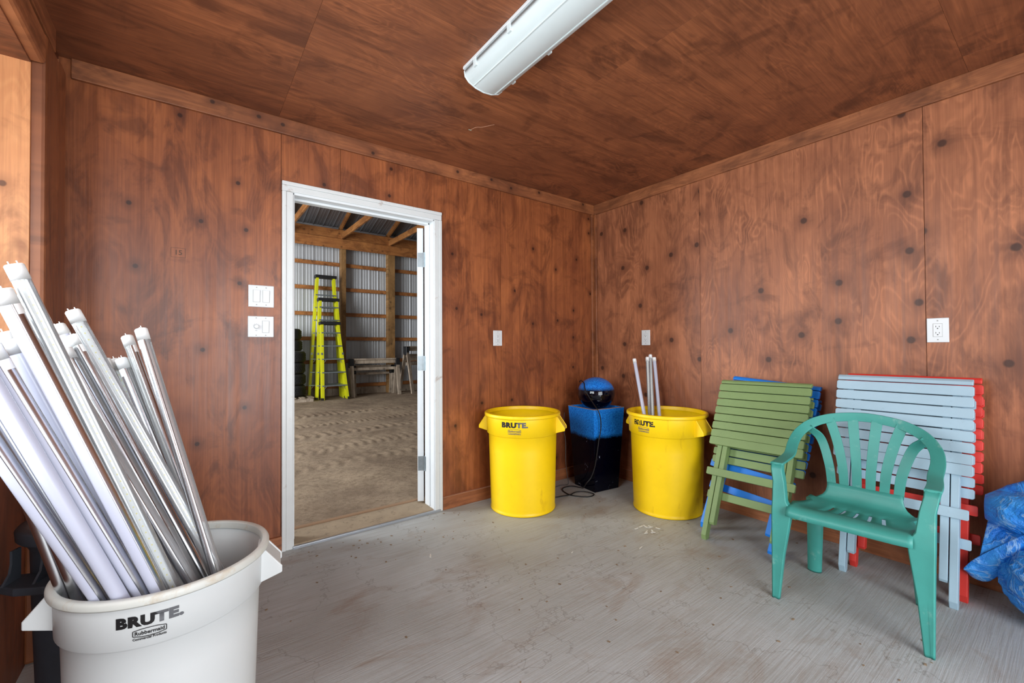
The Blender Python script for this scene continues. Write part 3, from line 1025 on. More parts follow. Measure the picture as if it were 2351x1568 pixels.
# tubes in the right yellow bin (they lean on its far rim)
for (T_, B_, kind, lab) in [
    ((-.284, -.661, 1.059), (-.424, -.981, .027), 'frosted', 'slanting tube standing apart at the left of the four in the right yellow bin'),
    ((-.118, -.660, 1.069), (-.363, -.875, .029), 'clear', 'clear tube left of the close group in the right yellow bin'),
    ((-.065, -.651, 1.087), (-.472, -.976, .029), 'clear', 'tallest and middle tube of the close group in the right yellow bin'),
    ((-.057, -.681, 1.066), (-.304, -.949, .028), 'frosted', 'white tube right of the close group in the right yellow bin')]:
    led_tube(T_, B_, kind, lab, (-.8, -.6, 0), .0135)

# ------------------------------------------------------------------ glazed fountain: plinth and ball
t = tag(empty('plinth', (-.321, -.298, 0), math.radians(-6.5)), 'tall square tapered plinth with blue over black glaze in the corner', 'plinth')
hb, ht, zh = .125, .163, .662
secs = []
for h_, z in ((hb, 0), (hb + .001, .004), (ht - .001, zh - .004), (ht, zh), (ht - .014, zh), (ht - .015, zh - .006), (ht - .020, zh - .05)):
    secs.append([Vector((sx * h_, sy * h_, z)) for sx, sy in ((-1, -1), (1, -1), (1, 1), (-1, 1))])
MB().loft(secs).build('body', 'glaze_plinth', t, bevel=.0025)
rim = MB()
for i in range(4):
    a = [Vector(p) for p in ((-ht, -ht, 0), (ht, -ht, 0), (ht, ht, 0), (-ht, ht, 0))]
    p, q = a[i], a[(i + 1) % 4]
    ip, iq = p * ((ht - .014) / ht), q * ((ht - .014) / ht)
    up_ = Vector((0, 0, zh + .0006))
    rim.add([p + up_, q + up_, iq + up_, ip + up_, p + up_ - Vector((0, 0, .004)), q + up_ - Vector((0, 0, .004))], [(0, 1, 2, 3), (0, 4, 5, 1)])
rim.build('unglazed_edge', 'end_wood', t)
b = bmesh.new()
bmesh.ops.create_uvsphere(b, u_segments=64, v_segments=40, radius=1)
me = bpy.data.meshes.new('glazed_ball')
for v in b.verts:
    v.co = Vector((v.co.x * .153, v.co.y * .153, v.co.z * .132 + .770))
b.to_mesh(me)
b.free()
for p in me.polygons:
    p.use_smooth = True
me.materials.append(MAT['glaze_ball'])
o = bpy.data.objects.new('glazed_ball', me)
COL.objects.link(o)
o.location = (-.318, -.300, 0)
tag(o, 'shiny blue and dark navy ceramic ball resting on the square plinth', 'ball')


cab = MB()
P = [(-.41, -.20, .86), (-.43, -.235, .875), (-.439, -.28, .855), (-.466, -.315, .813), (-.466, -.36, .753), (-.472, -.41, .706), (-.490, -.462, .673), (-.482, -.478, .640), (-.462, -.476, .58),
     (-.455, -.468, .50), (-.463, -.455, .42), (-.474, -.448, .33), (-.483, -.432, .22), (-.504, -.410, .132), (-.531, -.384, .083), (-.51, -.33, .03), (-.475, -.255, .008), (-.502, -.189, .006), (-.57, -.178, .006),
     (-.621, -.206, .006), (-.652, -.273, .006), (-.657, -.345, .006), (-.617, -.413, .006), (-.572, -.448, .006), (-.526, -.450, .006), (-.500, -.425, .008), (-.535, -.361, .014), (-.595, -.331, .014),
     (-.66, -.33, .006), (-.729, -.314, .006), (-.79, -.30, .006), (-.84, -.245, .006)]
cab.tube(catmull(P, 6), .0042, 8)
tag(cab.build('power_cable', 'rubber_black', None, smooth='all'), 'black pump cable draped over the glazed ball and coiled on the floor', 'cable')
cab = MB()
cab.tube(catmull([(-.49, -.10, .60), (-.54, -.14, .50), (-.575, -.20, .38), (-.585, -.21, .244), (-.565, -.20, .14), (-.53, -.18, .05), (-.50, -.14, .006), (-.56, -.12, .006), (-.66, -.13, .006), (-.79, -.145, .006)], 6), .0026, 6)
tag(cab.build('thin_wire', 'cable_gray', None, smooth='all'), 'thin dark wire hanging left of the plinth down to the floor', 'wire')



# ------------------------------------------------------------------ folded slatted chairs
def folded_chair(loc, xtop, ztop, tilt, half, mat, label, blunt=True):
    """local X across, Y outward from the wall, Z up along the lean"""
    x0, y0 = loc
    v = Vector((xtop - x0, 0, ztop)).normalized()
    u = Vector((0, 1, 0))
    w = v.cross(u)
    m = Matrix((u, w, v)).transposed().to_4x4() @ Matrix.Rotation(math.radians(tilt), 4, 'Y')
    m.translation = Vector((x0, y0, 0.004))
    t = empty('folding_chair', (0, 0, 0))
    t.matrix_world = m
    tag(t, label, 'chair', 'folded slatted chairs against the right wall')
    jit = lambda a: random.uniform(-a, a)

    def slat(z0, z1, y0_, y1_, hw, nm='slat', r=.006, scr=True):
        # rounded corners at the ends
        k = r
        pl = [(-hw + k, z0), (hw - k, z0), (hw, z0 + k), (hw, z1 - k), (hw - k, z1), (-hw + k, z1), (-hw, z1 - k), (-hw, z0 + k)]
        o = MB().prism(pl, y0_, y1_, lambda p, a: Vector((p[0], a, p[1]))).build(nm, mat, t, bevel=.0018)
        if scr:
            for sx in (-1, 1):
                MB().loft([[Vector((sx * .185 + .0045 * math.cos(a * PI / 4), yy, (z0 + z1) / 2 + .0045 * math.sin(a * PI / 4))) for a in range(8)] for yy in (y1_ - .001, y1_ + .0006)]).build('screw', mat if True else 'screw', o)
        return o
    H1 = .985
    p = .0512
    for i in range(8):
        z0 = .575 + i * p
        gap = .0012 if i == 0 else .0052
        slat(z0, z0 + p - gap, 0, .018, half + jit(.0015))
    # bullnose top slat
    MB().prism([(.0, .984), (.018, .984), (.016, 1.000), (.006, 1.012), (-.010, 1.014), (-.012, 1.000)], -half + .004, half - .004, lambda q, a: Vector((a, q[0], q[1]))).build('top_slat', mat, t, bevel=.003)
    for i in range(9):
        z0 = .478 + i * p * .985
        slat(z0, z0 + p * .985 - .0065, -.066, -.048, half - .004 + jit(.002), scr=False)
    MB().prism([(-.066, .932), (-.048, .932), (-.050, .944), (-.062, .950), (-.072, .944)], -half + .012, half - .012, lambda q, a: Vector((a, q[0], q[1]))).build('top_slat', mat, t, bevel=.003)
    # legs: long ones outside, short ones beside them
    for sx in (-1, 1):
        a, b = sorted((sx * .186, sx * .214))
        MB().prism([(-.046, .012), (-.034, .0), (-.018, .0), (-.001, .030), (-.001, .962), (-.046, .962)], a, b, lambda q, s_: Vector((s_, q[0], q[1]))).build('leg', mat, t, bevel=.002)
        a, b = sorted((sx * .153, sx * .182))
        MB().prism([(-.044, .105), (-.010, .100), (-.002, .112), (-.002, .90), (-.044, .90)], a, b, lambda q, s_: Vector((s_, q[0], q[1]))).build('leg', mat, t, bevel=.002)
    slat(.385, .430, 0, .016, .245, 'crossbar', .004)
    slat(.255, .300, -.064, -.048, .247, 'crossbar', .004, False)
    MB().tube([(-.216, -.02, .70), (-.15, -.02, .70)], .004, 8).build('bolt', 'screw', t)
    MB().tube([(.15, -.02, .70), (.216, -.02, .70)], .004, 8).build('bolt', 'screw', t)
    return t


folded_chair((-.576, -1.560), -.180, .900, 0.7, .262, 'paint_green', 'olive green folded slatted wooden chair leaning on the wall beside the yellow bin')
folded_chair((-.455, -1.480), -.066, .893, -4.7, .260, 'paint_blue', 'bright blue folded slatted wooden chair behind the olive green one')
folded_chair((-.366, -2.182), -.160, .962, 0, .258, 'paint_lightblue', 'pale blue folded slatted wooden chair behind the plastic armchair')
folded_chair((-.262, -2.200), -.072, .966, 0, .258, 'paint_red', 'red folded slatted wooden chair behind the pale blue one')

# ------------------------------------------------------------------ plastic armchair
t = tag(empty('plastic_armchair', (-.650, -2.115, 0), math.radians(94.2)), 'green plastic armchair with fan back standing in front of the folded chairs', 'chair')
mt = 'teal_plastic'


def seat_z(y):
    # y forward from -.17 to .20
    k = (y + .17) / .37
    return .392 - .012 * math.sin(PI * min(1, k / .8)) + .034 * max(0, k - .35) ** 1.3 / .65 ** 1.3


slx = [-.10, -.05, 0, .05, .10]
cols = [-.212, -.195, -.16, -.13]
for c in slx:
    cols += [c - .007, c + .007]
cols += [.13, .16, .195, .212]
prow = [(-.193, .472, .665), (-.190, .450, .670), (-.185, .430, .69), (-.178, .412, .74), (-.168, .398, .82), (-.155, .390, .90), (-.140, .387, .95)]
for y in (-.11, -.08, -.055, -.03, -.005, .02, .045, .08, .11, .14):
    prow.append((y, seat_z(y), .97 + .03 * (y + .11) / .25))
prow += [(.165, seat_z(.165) - .002, 1), (.182, seat_z(.182) - .010, 1), (.192, seat_z(.192) - .022, 1), (.196, seat_z(.196) - .044, 1)]
m = MB()
idx = {}
for j, (y, z, sc) in enumerate(prow):
    for i, x in enumerate(cols):
        zz, yy = z, y
        if y > -.15:
            zz += .016 * max(0, (abs(x) - .15) / .062) ** 2 * (1 if y < .14 else .2)
        else:
            yy -= .010 * (1 - (x / .212) ** 2)
        sk = (x / .10) * .010 * ((y + .02) / .07) if -.09 < y < .05 else 0
        m.v.append((x * sc + sk, yy, zz))
        idx[(i, j)] = len(m.v) - 1
for j in range(len(prow) - 1):
    for i in range(len(cols) - 1):
        mid = (cols[i] + cols[i + 1]) / 2
        ym = (prow[j][0] + prow[j + 1][0]) / 2
        if any(abs(mid - c) < .004 for c in slx) and -.085 < ym < .045:
            continue
        m.f.append((idx[(i, j)], idx[(i + 1, j)], idx[(i + 1, j + 1)], idx[(i, j + 1)]))
so = m.build('seat', mt, t, smooth='all')
md = so.modifiers.new('Solid', 'SOLIDIFY')
md.thickness = .007
md.offset = -1
archP = [(.264, .140, .598), (.264, .05, .602), (.258, -.035, .618), (.262, -.105, .662), (.250, -.160, .708), (.208, -.205, .754), (.142, -.234, .785), (.07, -.248, .799), (0, -.253, .804)]
full = archP + [(-x, y, z) for x, y, z in archP[-2::-1]]
P = catmull(full, 6)
NP = len(P)


def arch_dir(i):
    p = P[i]
    if p.y > -.05:
        return (1, 0, 0)
    f = min(1, (-.05 - p.y) / .14)
    rad = Vector((p.x, 0, max(.0, p.z - .60) * 1.25)).normalized()
    return Vector((1 if p.x > 0 else -1, 0, 0)) * (1 - f) + rad * f if abs(p.x) > .001 else Vector((0, 0, 1))


def arch_dir2(i):
    d = Vector(arch_dir(i))
    return d if P[i].x >= 0 else -d


dirs = []
for i in range(NP):
    p = P[i]
    if p.y > -.05:
        d = Vector((1, 0, 0)) if p.x > 0 else Vector((-1, 0, 0))
    else:
        f = min(1, (-.05 - p.y) / .14)
        rad = Vector((p.x, 0, max(.0, p.z - .60) * 1.3))
        rad.normalize()
        d = (Vector((1 if p.x >= 0 else -1, 0, 0)) * (1 - f) + rad * f)
    dirs.append(d)
half = NP // 2
MB().ribbon(P, lambda i: dirs[i], [.046 + .004 * math.cos(i / NP * 2 * PI) for i in range(NP)], .012).build('arm_and_back_rail', mt, t, smooth=True)
tops = [(-.222, -.198, .735), (-.138, -.236, .785), (-.047, -.251, .800), (.047, -.251, .800), (.138, -.236, .785), (.222, -.198, .735)]
for k, tx in enumerate(tops):
    bxx = -.124 + k * .0496
    fz = abs(tx[0])
    b0 = Vector((bxx, -.200, .455))
    b3 = Vector(tx)
    mid1 = Vector((bxx * 1.02 + (tx[0] - bxx) * .10, -.208, .56))
    mid2 = Vector((bxx + (tx[0] - bxx) * .50, -.226, .68))
    pts = catmull([b0, mid1, mid2, b3], 6)
    nP = len(pts)
    MB().ribbon(pts, (1, 0, 0), [.036 + .006 * (i / nP) for i in range(nP)], .007, .3).build('back_slat', mt, t, smooth=True)
# legs: front legs run up into the arms
for sx in (-1, 1):
    secs = []
    for z, xo, xi, y, dp in ((0, .268, .238, .205, .020), (.012, .268, .237, .205, .022), (.20, .270, .220, .196, .030), (.34, .272, .200, .188, .036), (.385, .273, .194, .184, .040), (.41, .273, .198, .180, .040), (.44, .273, .216, .174, .040), (.52, .274, .226, .160, .040), (.575, .284, .238, .150, .044), (.600, .288, .240, .138, .046)):
        pl = [(xo, y - dp), (xo, y), (xo - .006, y + .003), ((xo + xi) / 2 + .004, y - .003), (xi + .005, y + .002), (xi, y - .002), (xi, y - dp * .8), (xi + .005, y - dp * .8), (xi + .007, y - .008), (xo - .007, y - .008), (xo - .006, y - dp)]
        secs.append([Vector((sx * a, b_, z)) for a, b_ in pl])
    MB().loft(secs).build('leg', mt, t, smooth=True)
    secs = []
    for z, cx_, cy_, ww in ((0, .205, -.213, .030), (.008, .205, -.213, .031), (.20, .196, -.193, .034), (.385, .186, -.160, .038)):
        secs.append([Vector((sx * cx_ + ww * math.cos(a * PI / 8), cy_ + .75 * ww * math.sin(a * PI / 8), z)) for a in range(16)])
    MB().loft(secs).build('leg', mt, t, smooth=True)
    # side apron joining seat and front leg
    MB().loft([[Vector((sx * x, y, z)) for x, y, z in ((.200, .165, z0), (.232, .165, z0), (.236, .120, z0), (.205, .10, z0))] for z0 in (.385, .412)]).build('side_apron', mt, t, bevel=.003)

# ------------------------------------------------------------------ blue tarp at the right edge
t = tag(empty('tarp', (-.22, -2.75, 0)), 'crumpled shiny blue tarp heaped against the wall at the right picture edge', 'tarp')
t.rotation_euler = (0, 0, 0)
OFF = Vector((-.22, -2.75, 0))


def crinkle(p, a=.016):
    q = p * 7.0
    r = noise.noise(q + Vector((3, 1, 7)))
    r2 = 1 - abs(noise.noise(q * 1.7 + Vector((9, 2, 4)))) * 2.2
    r3 = 1 - abs(noise.noise(q * 4.1 + Vector((1, 8, 2)))) * 2.0
    return a * (r * 1.1 + r2 * .9 + r3 * .35 - .6)


def blob(name, c, rad, a, n1=90, n2=60, ex=2.4, axis='Y'):
    c = Vector(c)
    vs, fs = [], []
    for j in range(n2 + 1):
        th = PI * j / n2
        for i in range(n1):
            ph = 2 * PI * i / n1
            d = Vector((math.sin(th) * math.cos(ph), math.cos(th), math.sin(th) * math.sin(ph)))
            k = (abs(d.x) ** ex + abs(d.y) ** ex + abs(d.z) ** ex) ** (-1 / ex)
            p = Vector((d.x * k * rad[0], d.y * k * rad[1], d.z * k * rad[2]))
            w_ = c + p
            w_ += d * crinkle(w_, a)
            w_.z = max(w_.z, .001)
            w_.x = min(w_.x, -.002)
            vs.append(w_ - OFF)
    for j in range(n2):
        for i in range(n1):
            fs.append((j * n1 + i, j * n1 + (i + 1) % n1, (j + 1) * n1 + (i + 1) % n1, (j + 1) * n1 + i))
    m_ = MB()
    m_.add(vs, fs)
    return m_.build(name, 'tarp_blue', t, smooth='all')


blob('bundle', (-.235, -2.845, .175), (.17, .335, .185), .020)
# rolled upper fold, tapering to a pinched mouth
secs = []
n = 64
steps = 60
for j in range(steps + 1):
    f = j / steps
    yy = -2.468 - f * .95
    g_ = 1 - math.exp(-f * 7.5)
    rz_ = .035 + .105 * g_
    rx_ = .030 + .120 * g_
    cz_ = .440 + .030 * g_
    sec = []
    for i in range(n):
        ph = 2 * PI * i / n
        p = Vector((-.20 + rx_ * math.cos(ph), yy, cz_ + rz_ * math.sin(ph)))
        d = Vector((math.cos(ph), 0, math.sin(ph)))
        ridge = .010 * math.sin(ph * 5 + 3 * f) * min(1, f * 6)
        p += d * (crinkle(Vector((p.x, p.y * .6, p.z)), .018) + ridge)
        p.x = min(p.x, -.004)
        sec.append(p - OFF)
    secs.append(sec)
MB().loft(secs).build('rolled_fold', 'tarp_blue', t, smooth='all')


def flap(name, c1, c2, bulge, sag):
    A = catmull(c1, 10)
    B = catmull(c2, 10)
    na = min(len(A), len(B))
    secs_ = []
    R_ = 24
    for k in range(R_ + 1):
        f = k / R_
        row = []
        for i in range(na):
            a = A[int(i * (len(A) - 1) / (na - 1))]
            b = B[int(i * (len(B) - 1) / (na - 1))]
            p = a.lerp(b, f)
            p = p + Vector((-bulge * math.sin(PI * f), 0, 0)) + Vector((-1, 0, 0)) * crinkle(p, .006)
            p.x = min(p.x, -.004)
            row.append(p - OFF)
        secs_.append(row)
    o_ = MB().loft(secs_, cap=False, closed=False).build(name, 'tarp_blue', t, smooth='all')
    md_ = o_.modifiers.new('Solid', 'SOLIDIFY')
    md_.thickness = .002
    return o_


flap('flap', [(-0.2, -2.474, 0.376), (-0.2, -2.515, 0.389), (-0.2, -2.552, 0.386), (-0.2, -2.593, 0.385)], [(-0.27, -2.455, 0.236), (-0.27, -2.488, 0.275), (-0.27, -2.534, 0.323), (-0.27, -2.597, 0.386)], .012, 0)
flap('flap', [(-0.275, -2.407, 0.168), (-0.275, -2.433, 0.21), (-0.275, -2.472, 0.256), (-0.275, -2.526, 0.316), (-0.275, -2.597, 0.388)], [(-0.24, -2.404, 0.146), (-0.24, -2.433, 0.12), (-0.24, -2.477, 0.125), (-0.24, -2.525, 0.196), (-0.24, -2.595, 0.328)], .020, 0)


# ------------------------------------------------------------------ the big shed beyond the doorway
GZ = -.03
gx0, gx1, gy0, gy1 = -3.2, 3.4, .19, 8.46
nx_, ny_ = 210, 270
vs, fs = [], []


def track(x, y, yc, slope, w_, pitch, amp):
    c = y - (yc + slope * x)
    if abs(c) > w_:
        return 0
    k = math.cos(c / w_ * PI / 2)
    ph = x / pitch + abs(c) / w_ * .55
    s_ = math.sin(2 * PI * ph)
    return .7 * amp * k * (max(-.35, s_) * 1.0) - amp * .5 * k


for j in range(ny_ + 1):
    y = gy0 + (gy1 - gy0) * j / ny_
    for i in range(nx_ + 1):
        x = gx0 + (gx1 - gx0) * i / nx_
        z = GZ
        p = Vector((x, y, 0))
        z += .022 * noise.noise(p * 1.1) + .010 * noise.noise(p * 4.3) + .005 * noise.noise(p * 13)
        z += track(x, y, 5.55, .10, .26, .13, .020) + track(x, y, 4.55, .14, .20, .10, .020) + track(x, y, 3.75, .12, .24, .14, .018)
        z += track(x, y, 2.9, .16, .22, .12, .014) + track(x, y, 2.1, .10, .2, .14, .012)
        z += .022 * math.exp(-((y - 5.05 - .12 * x) / .14) ** 2) + .020 * math.exp(-((y - 3.3 - .12 * x) / .12) ** 2)
        edge = min(1, (y - gy0) / .5, (gy1 - y) / .4)
        z = GZ + (z - GZ) * max(0, edge)
        vs.append((x, y, z))
for j in range(ny_):
    for i in range(nx_):
        a = j * (nx_ + 1) + i
        fs.append((a, a + 1, a + nx_ + 2, a + nx_ + 1))
g1 = MB()
g1.add(vs, fs)
o = g1.build('ground', 'dirt', None, smooth='all', fix=False)
struct(o, 'bare dirt floor of the shed with tyre tracks')
g2 = struct(MB().box(-7.0, gx0, .19, 9, -.3, GZ).box(gx1, 9, .19, 9, -.3, GZ).box(gx0, gx1, gy1, 9, -.3, GZ).build('ground', 'dirt', None), 'outer dirt floor of the shed')

YB = 8.50
wf = struct(bx('wall_far', 'siding_wall', -6.6, 8.6, YB + .05, YB + .09, 0, 4.3, bevel=0), 'ribbed metal wall of the shed')


def rib_profile(x0, wdt=.9144):
    pts = []
    x = x0
    while x < x0 + wdt - 1e-6:
        pts += [(x, 0), (x + .012, .012), (x + .030, .012), (x + .042, 0), (x + .095, 0), (x + .101, .004), (x + .113, .004), (x + .119, 0), (x + .155, 0), (x + .161, .004), (x + .173, .004), (x + .179, 0)]
        x += .2286
    pts.append((x0 + wdt, 0))
    return pts


for k in range(-4, 7):
    x0 = -.42 + k * .9144
    pr = rib_profile(x0)
    m = MB()
    nP = len(pr)
    m.add([(a, YB + .02 - (.019 - b_) * 0 + b_ * -1 + .02, .16) for a, b_ in pr] + [(a, YB + .02 - b_ + .02, 4.15) for a, b_ in pr], [(i, i + 1, nP + i + 1, nP + i) for i in range(nP - 1)])
    m.build('siding_sheet', 'siding_wall', wf, fix=False)
bx('skirt_board', 'weathered_wood', -6.5, 8.5, YB - .01, YB + .03, -.05, .17, wf)
posts = [(-2.60, -2.40, 'lumber_z'), (-.03, .085, 'lumber_z'), (1.165, 1.355, 'lumber_z'), (3.70, 3.90, 'lumber_z')]
for a, b_, mm in posts:
    bx('post', mm, a, b_, YB - .19, YB - .012, GZ - .1, 3.66, wf, bevel=.003)
girts = [.20, .82, 1.39, 2.0, 2.634, 3.247]
bays = [(-5.2, -2.61), (-2.39, -.035), (.09, 1.16), (1.36, 3.69), (3.91, 6.4)]
for z in girts:
    for a, b_ in bays:
        bx('girt', 'lumber_x', a, b_, YB - .045, YB - .006, z - .045, z + .045, wf, bevel=.002)
bx('beam', 'lumber_x', -6.4, 8.4, YB - .235, YB - .195, 3.62, 3.86, wf, bevel=.003)
bx('beam', 'lumber_x', -6.4, 8.4, YB - .185, YB - .145, 3.862, 4.10, wf, bevel=.003)

# roof sheets rising towards the middle of the shed
rf = struct(empty('roof', (0, 8.7, 4.16)), 'ribbed metal roof with timber trusses')
sl_ = math.radians(17)
rm = Matrix.Rotation(-sl_, 4, 'X')
for k in range(-6, 10):
    pr = rib_profile(-.42 + k * .9144)
    nP = len(pr)
    m = MB()
    m.add([rm @ Vector((a, 0, -b_)) for a, b_ in pr] + [rm @ Vector((a, -9.2, -b_)) for a, b_ in pr], [(i, i + 1, nP + i + 1, nP + i) for i in range(nP - 1)])
    m.build('roof_sheet', 'siding_roof', rf, fix=False)
for k in range(-3, 4):
    xx = -.02 + k * 1.22
    MB().box(xx - .019, xx + .019, -8.4, -.30, -.30, -.16).build('truss_chord', 'lumber_y', rf, bevel=.002)
    MB().box(xx - .019, xx + .019, -8.9, -.02, -.16, -.03, rm).build('rafter', 'lumber_y', rf, bevel=.002)
for yy in (-1.2, -2.4, -3.6, -4.8):
    MB().box(-6, 8, yy - .04, yy + .04, -.028, -.002, rm).build('purlin', 'lumber_x', rf, bevel=.002)
# other shed walls: partition above and beside the small room, side walls
struct(MB().box(-6.7, XW - .03, .18, .24, -.2, 7).box(T + .12, 8.7, .18, .24, -.2, 7).box(XW - .03, T + .12, .18, .24, H + .1, 7).build('wall_near', 'siding_wall', None), 'shed side of the partition wall')
struct(MB().box(-6.7, -6.6, .2, 2.2, -.2, 7).box(-6.7, -6.6, 6.2, 8.6, -.2, 7).box(-6.7, -6.6, 2.2, 6.2, 4.2, 7).build('wall_west', 'siding_wall', None), 'shed wall with the wide vehicle door')
struct(bx('wall_east', 'siding_wall', 8.6, 8.7, .2, 8.6, -.2, 7, bevel=0), 'far end wall of the shed')


# ladders: folded step ladders leaning on the wall, shortest in front
def ladder(x, y, hgt, w0, w1, nst, ytop, label, xt=0.0):
    t = tag(empty('step_ladder', (x, y, GZ)), label, 'ladder', 'step ladders leaning on the shed wall')
    lean = math.atan2(ytop - y, hgt)
    sh_ = (xt - x) / hgt
    m = Matrix.Rotation(-lean, 4, 'X') @ Matrix(((1, 0, sh_, 0), (0, 1, 0, 0), (0, 0, 1, 0), (0, 0, 0, 1)))

    def edge(z, s):
        return s * (w0 + (w1 - w0) * z / hgt) / 2
    for s in (-1, 1):
        # C shaped rail, thin and deep
        a0, a1 = edge(0, s), edge(hgt, s)
        tk = .052
        secs = [[m @ Vector((a + dx * -s, dy, z)) for dx, dy in ((0, -.045), (tk, -.045), (tk, -.036), (.006, -.036), (.006, .036), (tk, .036), (tk, .045), (0, .045))] for a, z in ((a0, 0), (a1, hgt - .06))]
        MB().loft(secs).build('rail', 'ladder_yellow', t)
        secs = [[m @ Vector((a * .90 + dx, dy, z)) for dx, dy in ((-.030, .055), (.030, .055), (.030, .09), (-.030, .09))] for a, z in ((a0, .02), (a1, hgt - .10))]
        MB().loft(secs).build('rear_rail', 'ladder_yellow', t)
        MB().loft([[m @ Vector((a0 + dx * -s, dy, z)) for dx, dy in ((-.004, -.05), (.04, -.05), (.04, .05), (-.004, .05))] for z in (0, .05)]).build('foot', 'ladder_black', t)
    for k in range(1, nst + 1):
        z = k * .305
        if z > hgt - .2:
            break
        a, b_ = edge(z, -1) + .008, edge(z, 1) - .008
        MB().add([m @ Vector(p) for p in ((a, -.048, z), (b_, -.048, z), (b_, .04, z + .012), (a, .04, z + .012), (a, -.048, z + .028), (b_, -.048, z + .028), (b_, .04, z + .040), (a, .04, z + .040))],
                 [(0, 1, 2, 3), (4, 5, 6, 7), (0, 1, 5, 4), (1, 2, 6, 5), (2, 3, 7, 6), (3, 0, 4, 7)]).build('step', 'steel', t, bevel=.002)
        if k in (1, 3, 5):
            for s in (-1, 1):
                MB().tube([m @ Vector((edge(z, s) - s * .015, -.02, z - .12)), m @ Vector((edge(z, s) - s * .10, -.03, z))], .005, 6).build('brace', 'steel', t)
    MB().add([m @ Vector(p) for p in [(sx * (w1 / 2 + .03), yy, zz) for zz in (hgt - .07, hgt) for yy in (-.07, .09) for sx in (-1, 1)]],
             [(0, 1, 3, 2), (4, 5, 7, 6), (0, 1, 5, 4), (2, 3, 7, 6), (0, 2, 6, 4), (1, 3, 7, 5)]).build('top_cap', 'ladder_black', t, bevel=.008)
    for s in (-1, 1):
        MB().add([m @ Vector(p) for p in [(edge(1.05, s) + (sx - (.5 if s > 0 else .5)) * .040 - s * .014, yy, 1.03 + .05 * zz) for zz in (0, 1) for yy in (-.047, -.0455) for sx in (0, 1)]],
                 [(0, 1, 3, 2), (4, 5, 7, 6), (0, 1, 5, 4), (2, 3, 7, 6), (0, 2, 6, 4), (1, 3, 7, 5)]).build('bracket', 'steel', t)
    return t


ladder(-.345, 7.62, 1.80, .60, .40, 5, 7.76, 'shortest yellow step ladder, in front of the two taller ones', -.44)
ladder(-.40, 7.82, 2.37, .66, .42, 7, 8.00, 'middle yellow step ladder between the shortest and the tallest', -.41)
ladder(-.46, 8.02, 2.94, .80, .42, 9, 8.22, 'tallest yellow step ladder, rearmost against the metal wall', -.42)


def sawhorse(x, y, rz, L_, hgt, label, splay=.17, mat_='weathered_wood', spread_end=.0):
    t = tag(empty('sawhorse', (x, y, GZ), rz), label, 'sawhorse', 'sawhorses in the shed')
    MB().box(-L_ / 2, L_ / 2, -.019, .019, hgt - .10, hgt - .01).build('top_beam', 'weathered_wood', t, bevel=.003)
    MB().box(-L_ / 2 + .05, L_ / 2 - .05, -.05, .05, hgt - .012, hgt + .026).build('top_board', 'weathered_wood', t, bevel=.003)
    for sx in (-1, 1):
        for sy in (-1, 1):
            xe = sx * (L_ / 2 - .02)
            secs = []
            for z, yo in ((0, sy * (splay + .03)), (hgt - .10, sy * .035)):
                secs.append([Vector((xe + sx * spread_end * (1 - z / hgt) + a, yo + b_, z)) for a, b_ in ((-.045, -.019), (.045, -.019), (.045, .019), (-.045, .019))])
            MB().loft(secs).build('leg', mat_, t, bevel=.003)
        MB().box(sx * (L_ / 2 - .02) - .055, sx * (L_ / 2 - .02) + .055, -.062, .062, hgt - .20, hgt + .02).build('bracket', 'ladder_black', t, bevel=.012)
    MB().box(-L_ / 2 + .05, L_ / 2 - .05, .06, .08, hgt * .70, hgt * .78).build('stretcher', 'weathered_wood', t, bevel=.003)
    return t


sawhorse(.665, 7.90, 0, 1.20, .90, 'low weathered sawhorse with black brackets right of the ladders', .13)
sawhorse(.72, 8.18, math.radians(2), 1.05, .72, 'second low sawhorse standing behind the first one against the metal wall', .06)
t = sawhorse(1.87, 7.96, math.radians(20), .90, 1.20, 'taller weathered sawhorse seen through the doorway next to the hinges', .22, 'weathered_wood', .02)
for k in range(2):
    bx('shelf_board', 'weathered_wood', -.40, .44, .03, .06, 1.20 - .26 - k * .22, 1.20 - .18 - k * .22, t, bevel=.003)
# a trim block on one leg
# tyres stacked on a pallet
t = tag(empty('pallet', (-1.33, 7.95, GZ)), 'grey wooden pallet under the stacked tyres', 'pallet')
for i in range(3):
    bx('stringer', 'weathered_wood', -.5, .5, -.42 + i * .40, -.38 + i * .40, .0, .085, t, bevel=.003)
for i in range(6):
    bx('deck_board', 'weathered_wood', -.5 + i * .18, -.5 + i * .18 + .10, -.46, .46, .087, .106, t, bevel=.002)


def tyre(R, w_):
    m_ = MB()
    hw2 = w_ / 2
    prof_ = [(R * .60, -hw2 * .80), (R * .72, -hw2), (R * .88, -hw2 * 1.0), (R * .965, -hw2 * .86), (R, -hw2 * .62), (R, hw2 * .62), (R * .965, hw2 * .86), (R * .88, hw2), (R * .72, hw2), (R * .60, hw2 * .80), (R * .58, 0), (R * .60, -hw2 * .80)]
    m_.lathe(prof_, 48)
    return m_


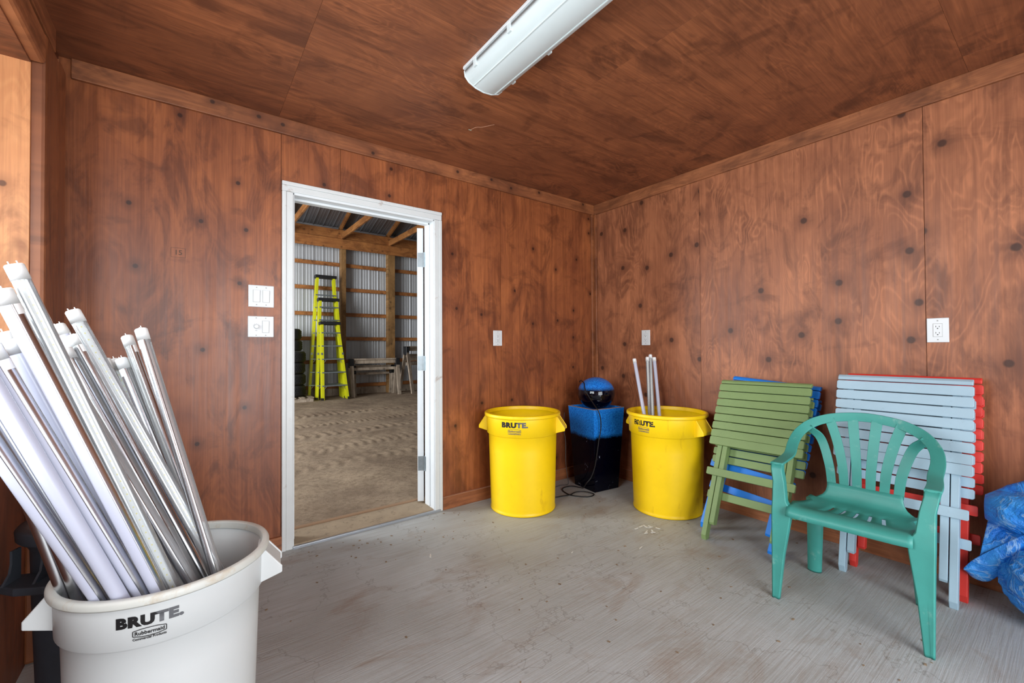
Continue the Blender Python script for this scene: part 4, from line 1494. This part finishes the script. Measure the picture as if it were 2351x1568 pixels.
tr0 = None
for k in range(6):
    z = GZ + .108 + .128 + k * .252
    R = .33 - (.02 if k > 3 else 0)
    x = -1.26 + (.0, .0, -.01, .0, -.05, -.07)[k]
    t = tag(empty('tyre', (x, 7.93, z)), None, 'tyre', 'tyres stacked on the pallet')
    t['label'] = 'black tyre in the stack left of the ladders, ' + ('bottom one on the pallet', 'second from the bottom', 'third from the bottom', 'fourth from the bottom', 'fifth from the bottom', 'topmost one')[k]
    tyre(R, .245).build('carcass', 'tire', t, smooth=True)
    tm = MB()
    for i in range(40):
        a = 2 * PI * i / 40
        for row, zz in ((0, -.062), (1, -.022), (0, .022), (1, .062)):
            aa = a + row * PI / 40
            rmx = Matrix.Rotation(aa, 4, 'Z')
            tm.box(R - .004, R + .010, -.019, .019, zz - .017, zz + .017, rmx)
    tr = tm.build('tread', 'tire', t)
    tr['kind'] = 'stuff'


# ------------------------------------------------------------------ small litter on the floor
random.seed(11)
m = MB()
for i in range(16):
    if i < 11:
        x, y = -.66 + random.uniform(-.10, .10), -1.07 + random.uniform(-.05, .05)
    else:
        x, y = (-1.45, -1.25, -1.95, -1.3, -.95)[i - 11], (-2.15, -2.30, -.55, -1.0, -1.2)[i - 11]
    a = random.uniform(0, PI)
    l = random.uniform(.006, .022)
    w_ = random.uniform(.002, .006)
    d = Vector((math.cos(a), math.sin(a), 0)) * l
    e_ = Vector((-math.sin(a), math.cos(a), 0)) * w_
    c = Vector((x, y, .0004))
    q = [c - d - e_, c + d - e_ * .4, c + d * .8 + e_, c - d * .7 + e_]
    m.add(q + [p + Vector((0, 0, .0018)) for p in q], [(3, 2, 1, 0), (4, 5, 6, 7), (0, 1, 5, 4), (1, 2, 6, 5), (2, 3, 7, 6), (3, 0, 4, 7)])
o = m.build('paint_flakes', 'flake_white', None)
tag(o, 'small white paint flakes scattered on the concrete floor', 'litter', kind='stuff')
m = MB()
for i in range(150):
    x, y = random.uniform(-3.1, -.15), random.uniform(-2.5, -.1)
    if random.random() < .35:
        x, y = random.uniform(-2.7, -1.4), random.uniform(-.5, -.05)
    s_ = random.uniform(.0015, .004)
    a = random.uniform(0, PI)
    mm_ = Matrix.Translation((x, y, 0)) @ Matrix.Rotation(a, 4, 'Z')
    m.box(-s_ * 1.6, s_ * 1.6, -s_, s_, .0003, s_ * .8, mm_)
o = m.build('dirt_crumbs', 'dirt', None)
tag(o, 'dark crumbs of dirt scattered over the concrete floor', 'litter', kind='stuff')
bpy.context.view_layer.update()
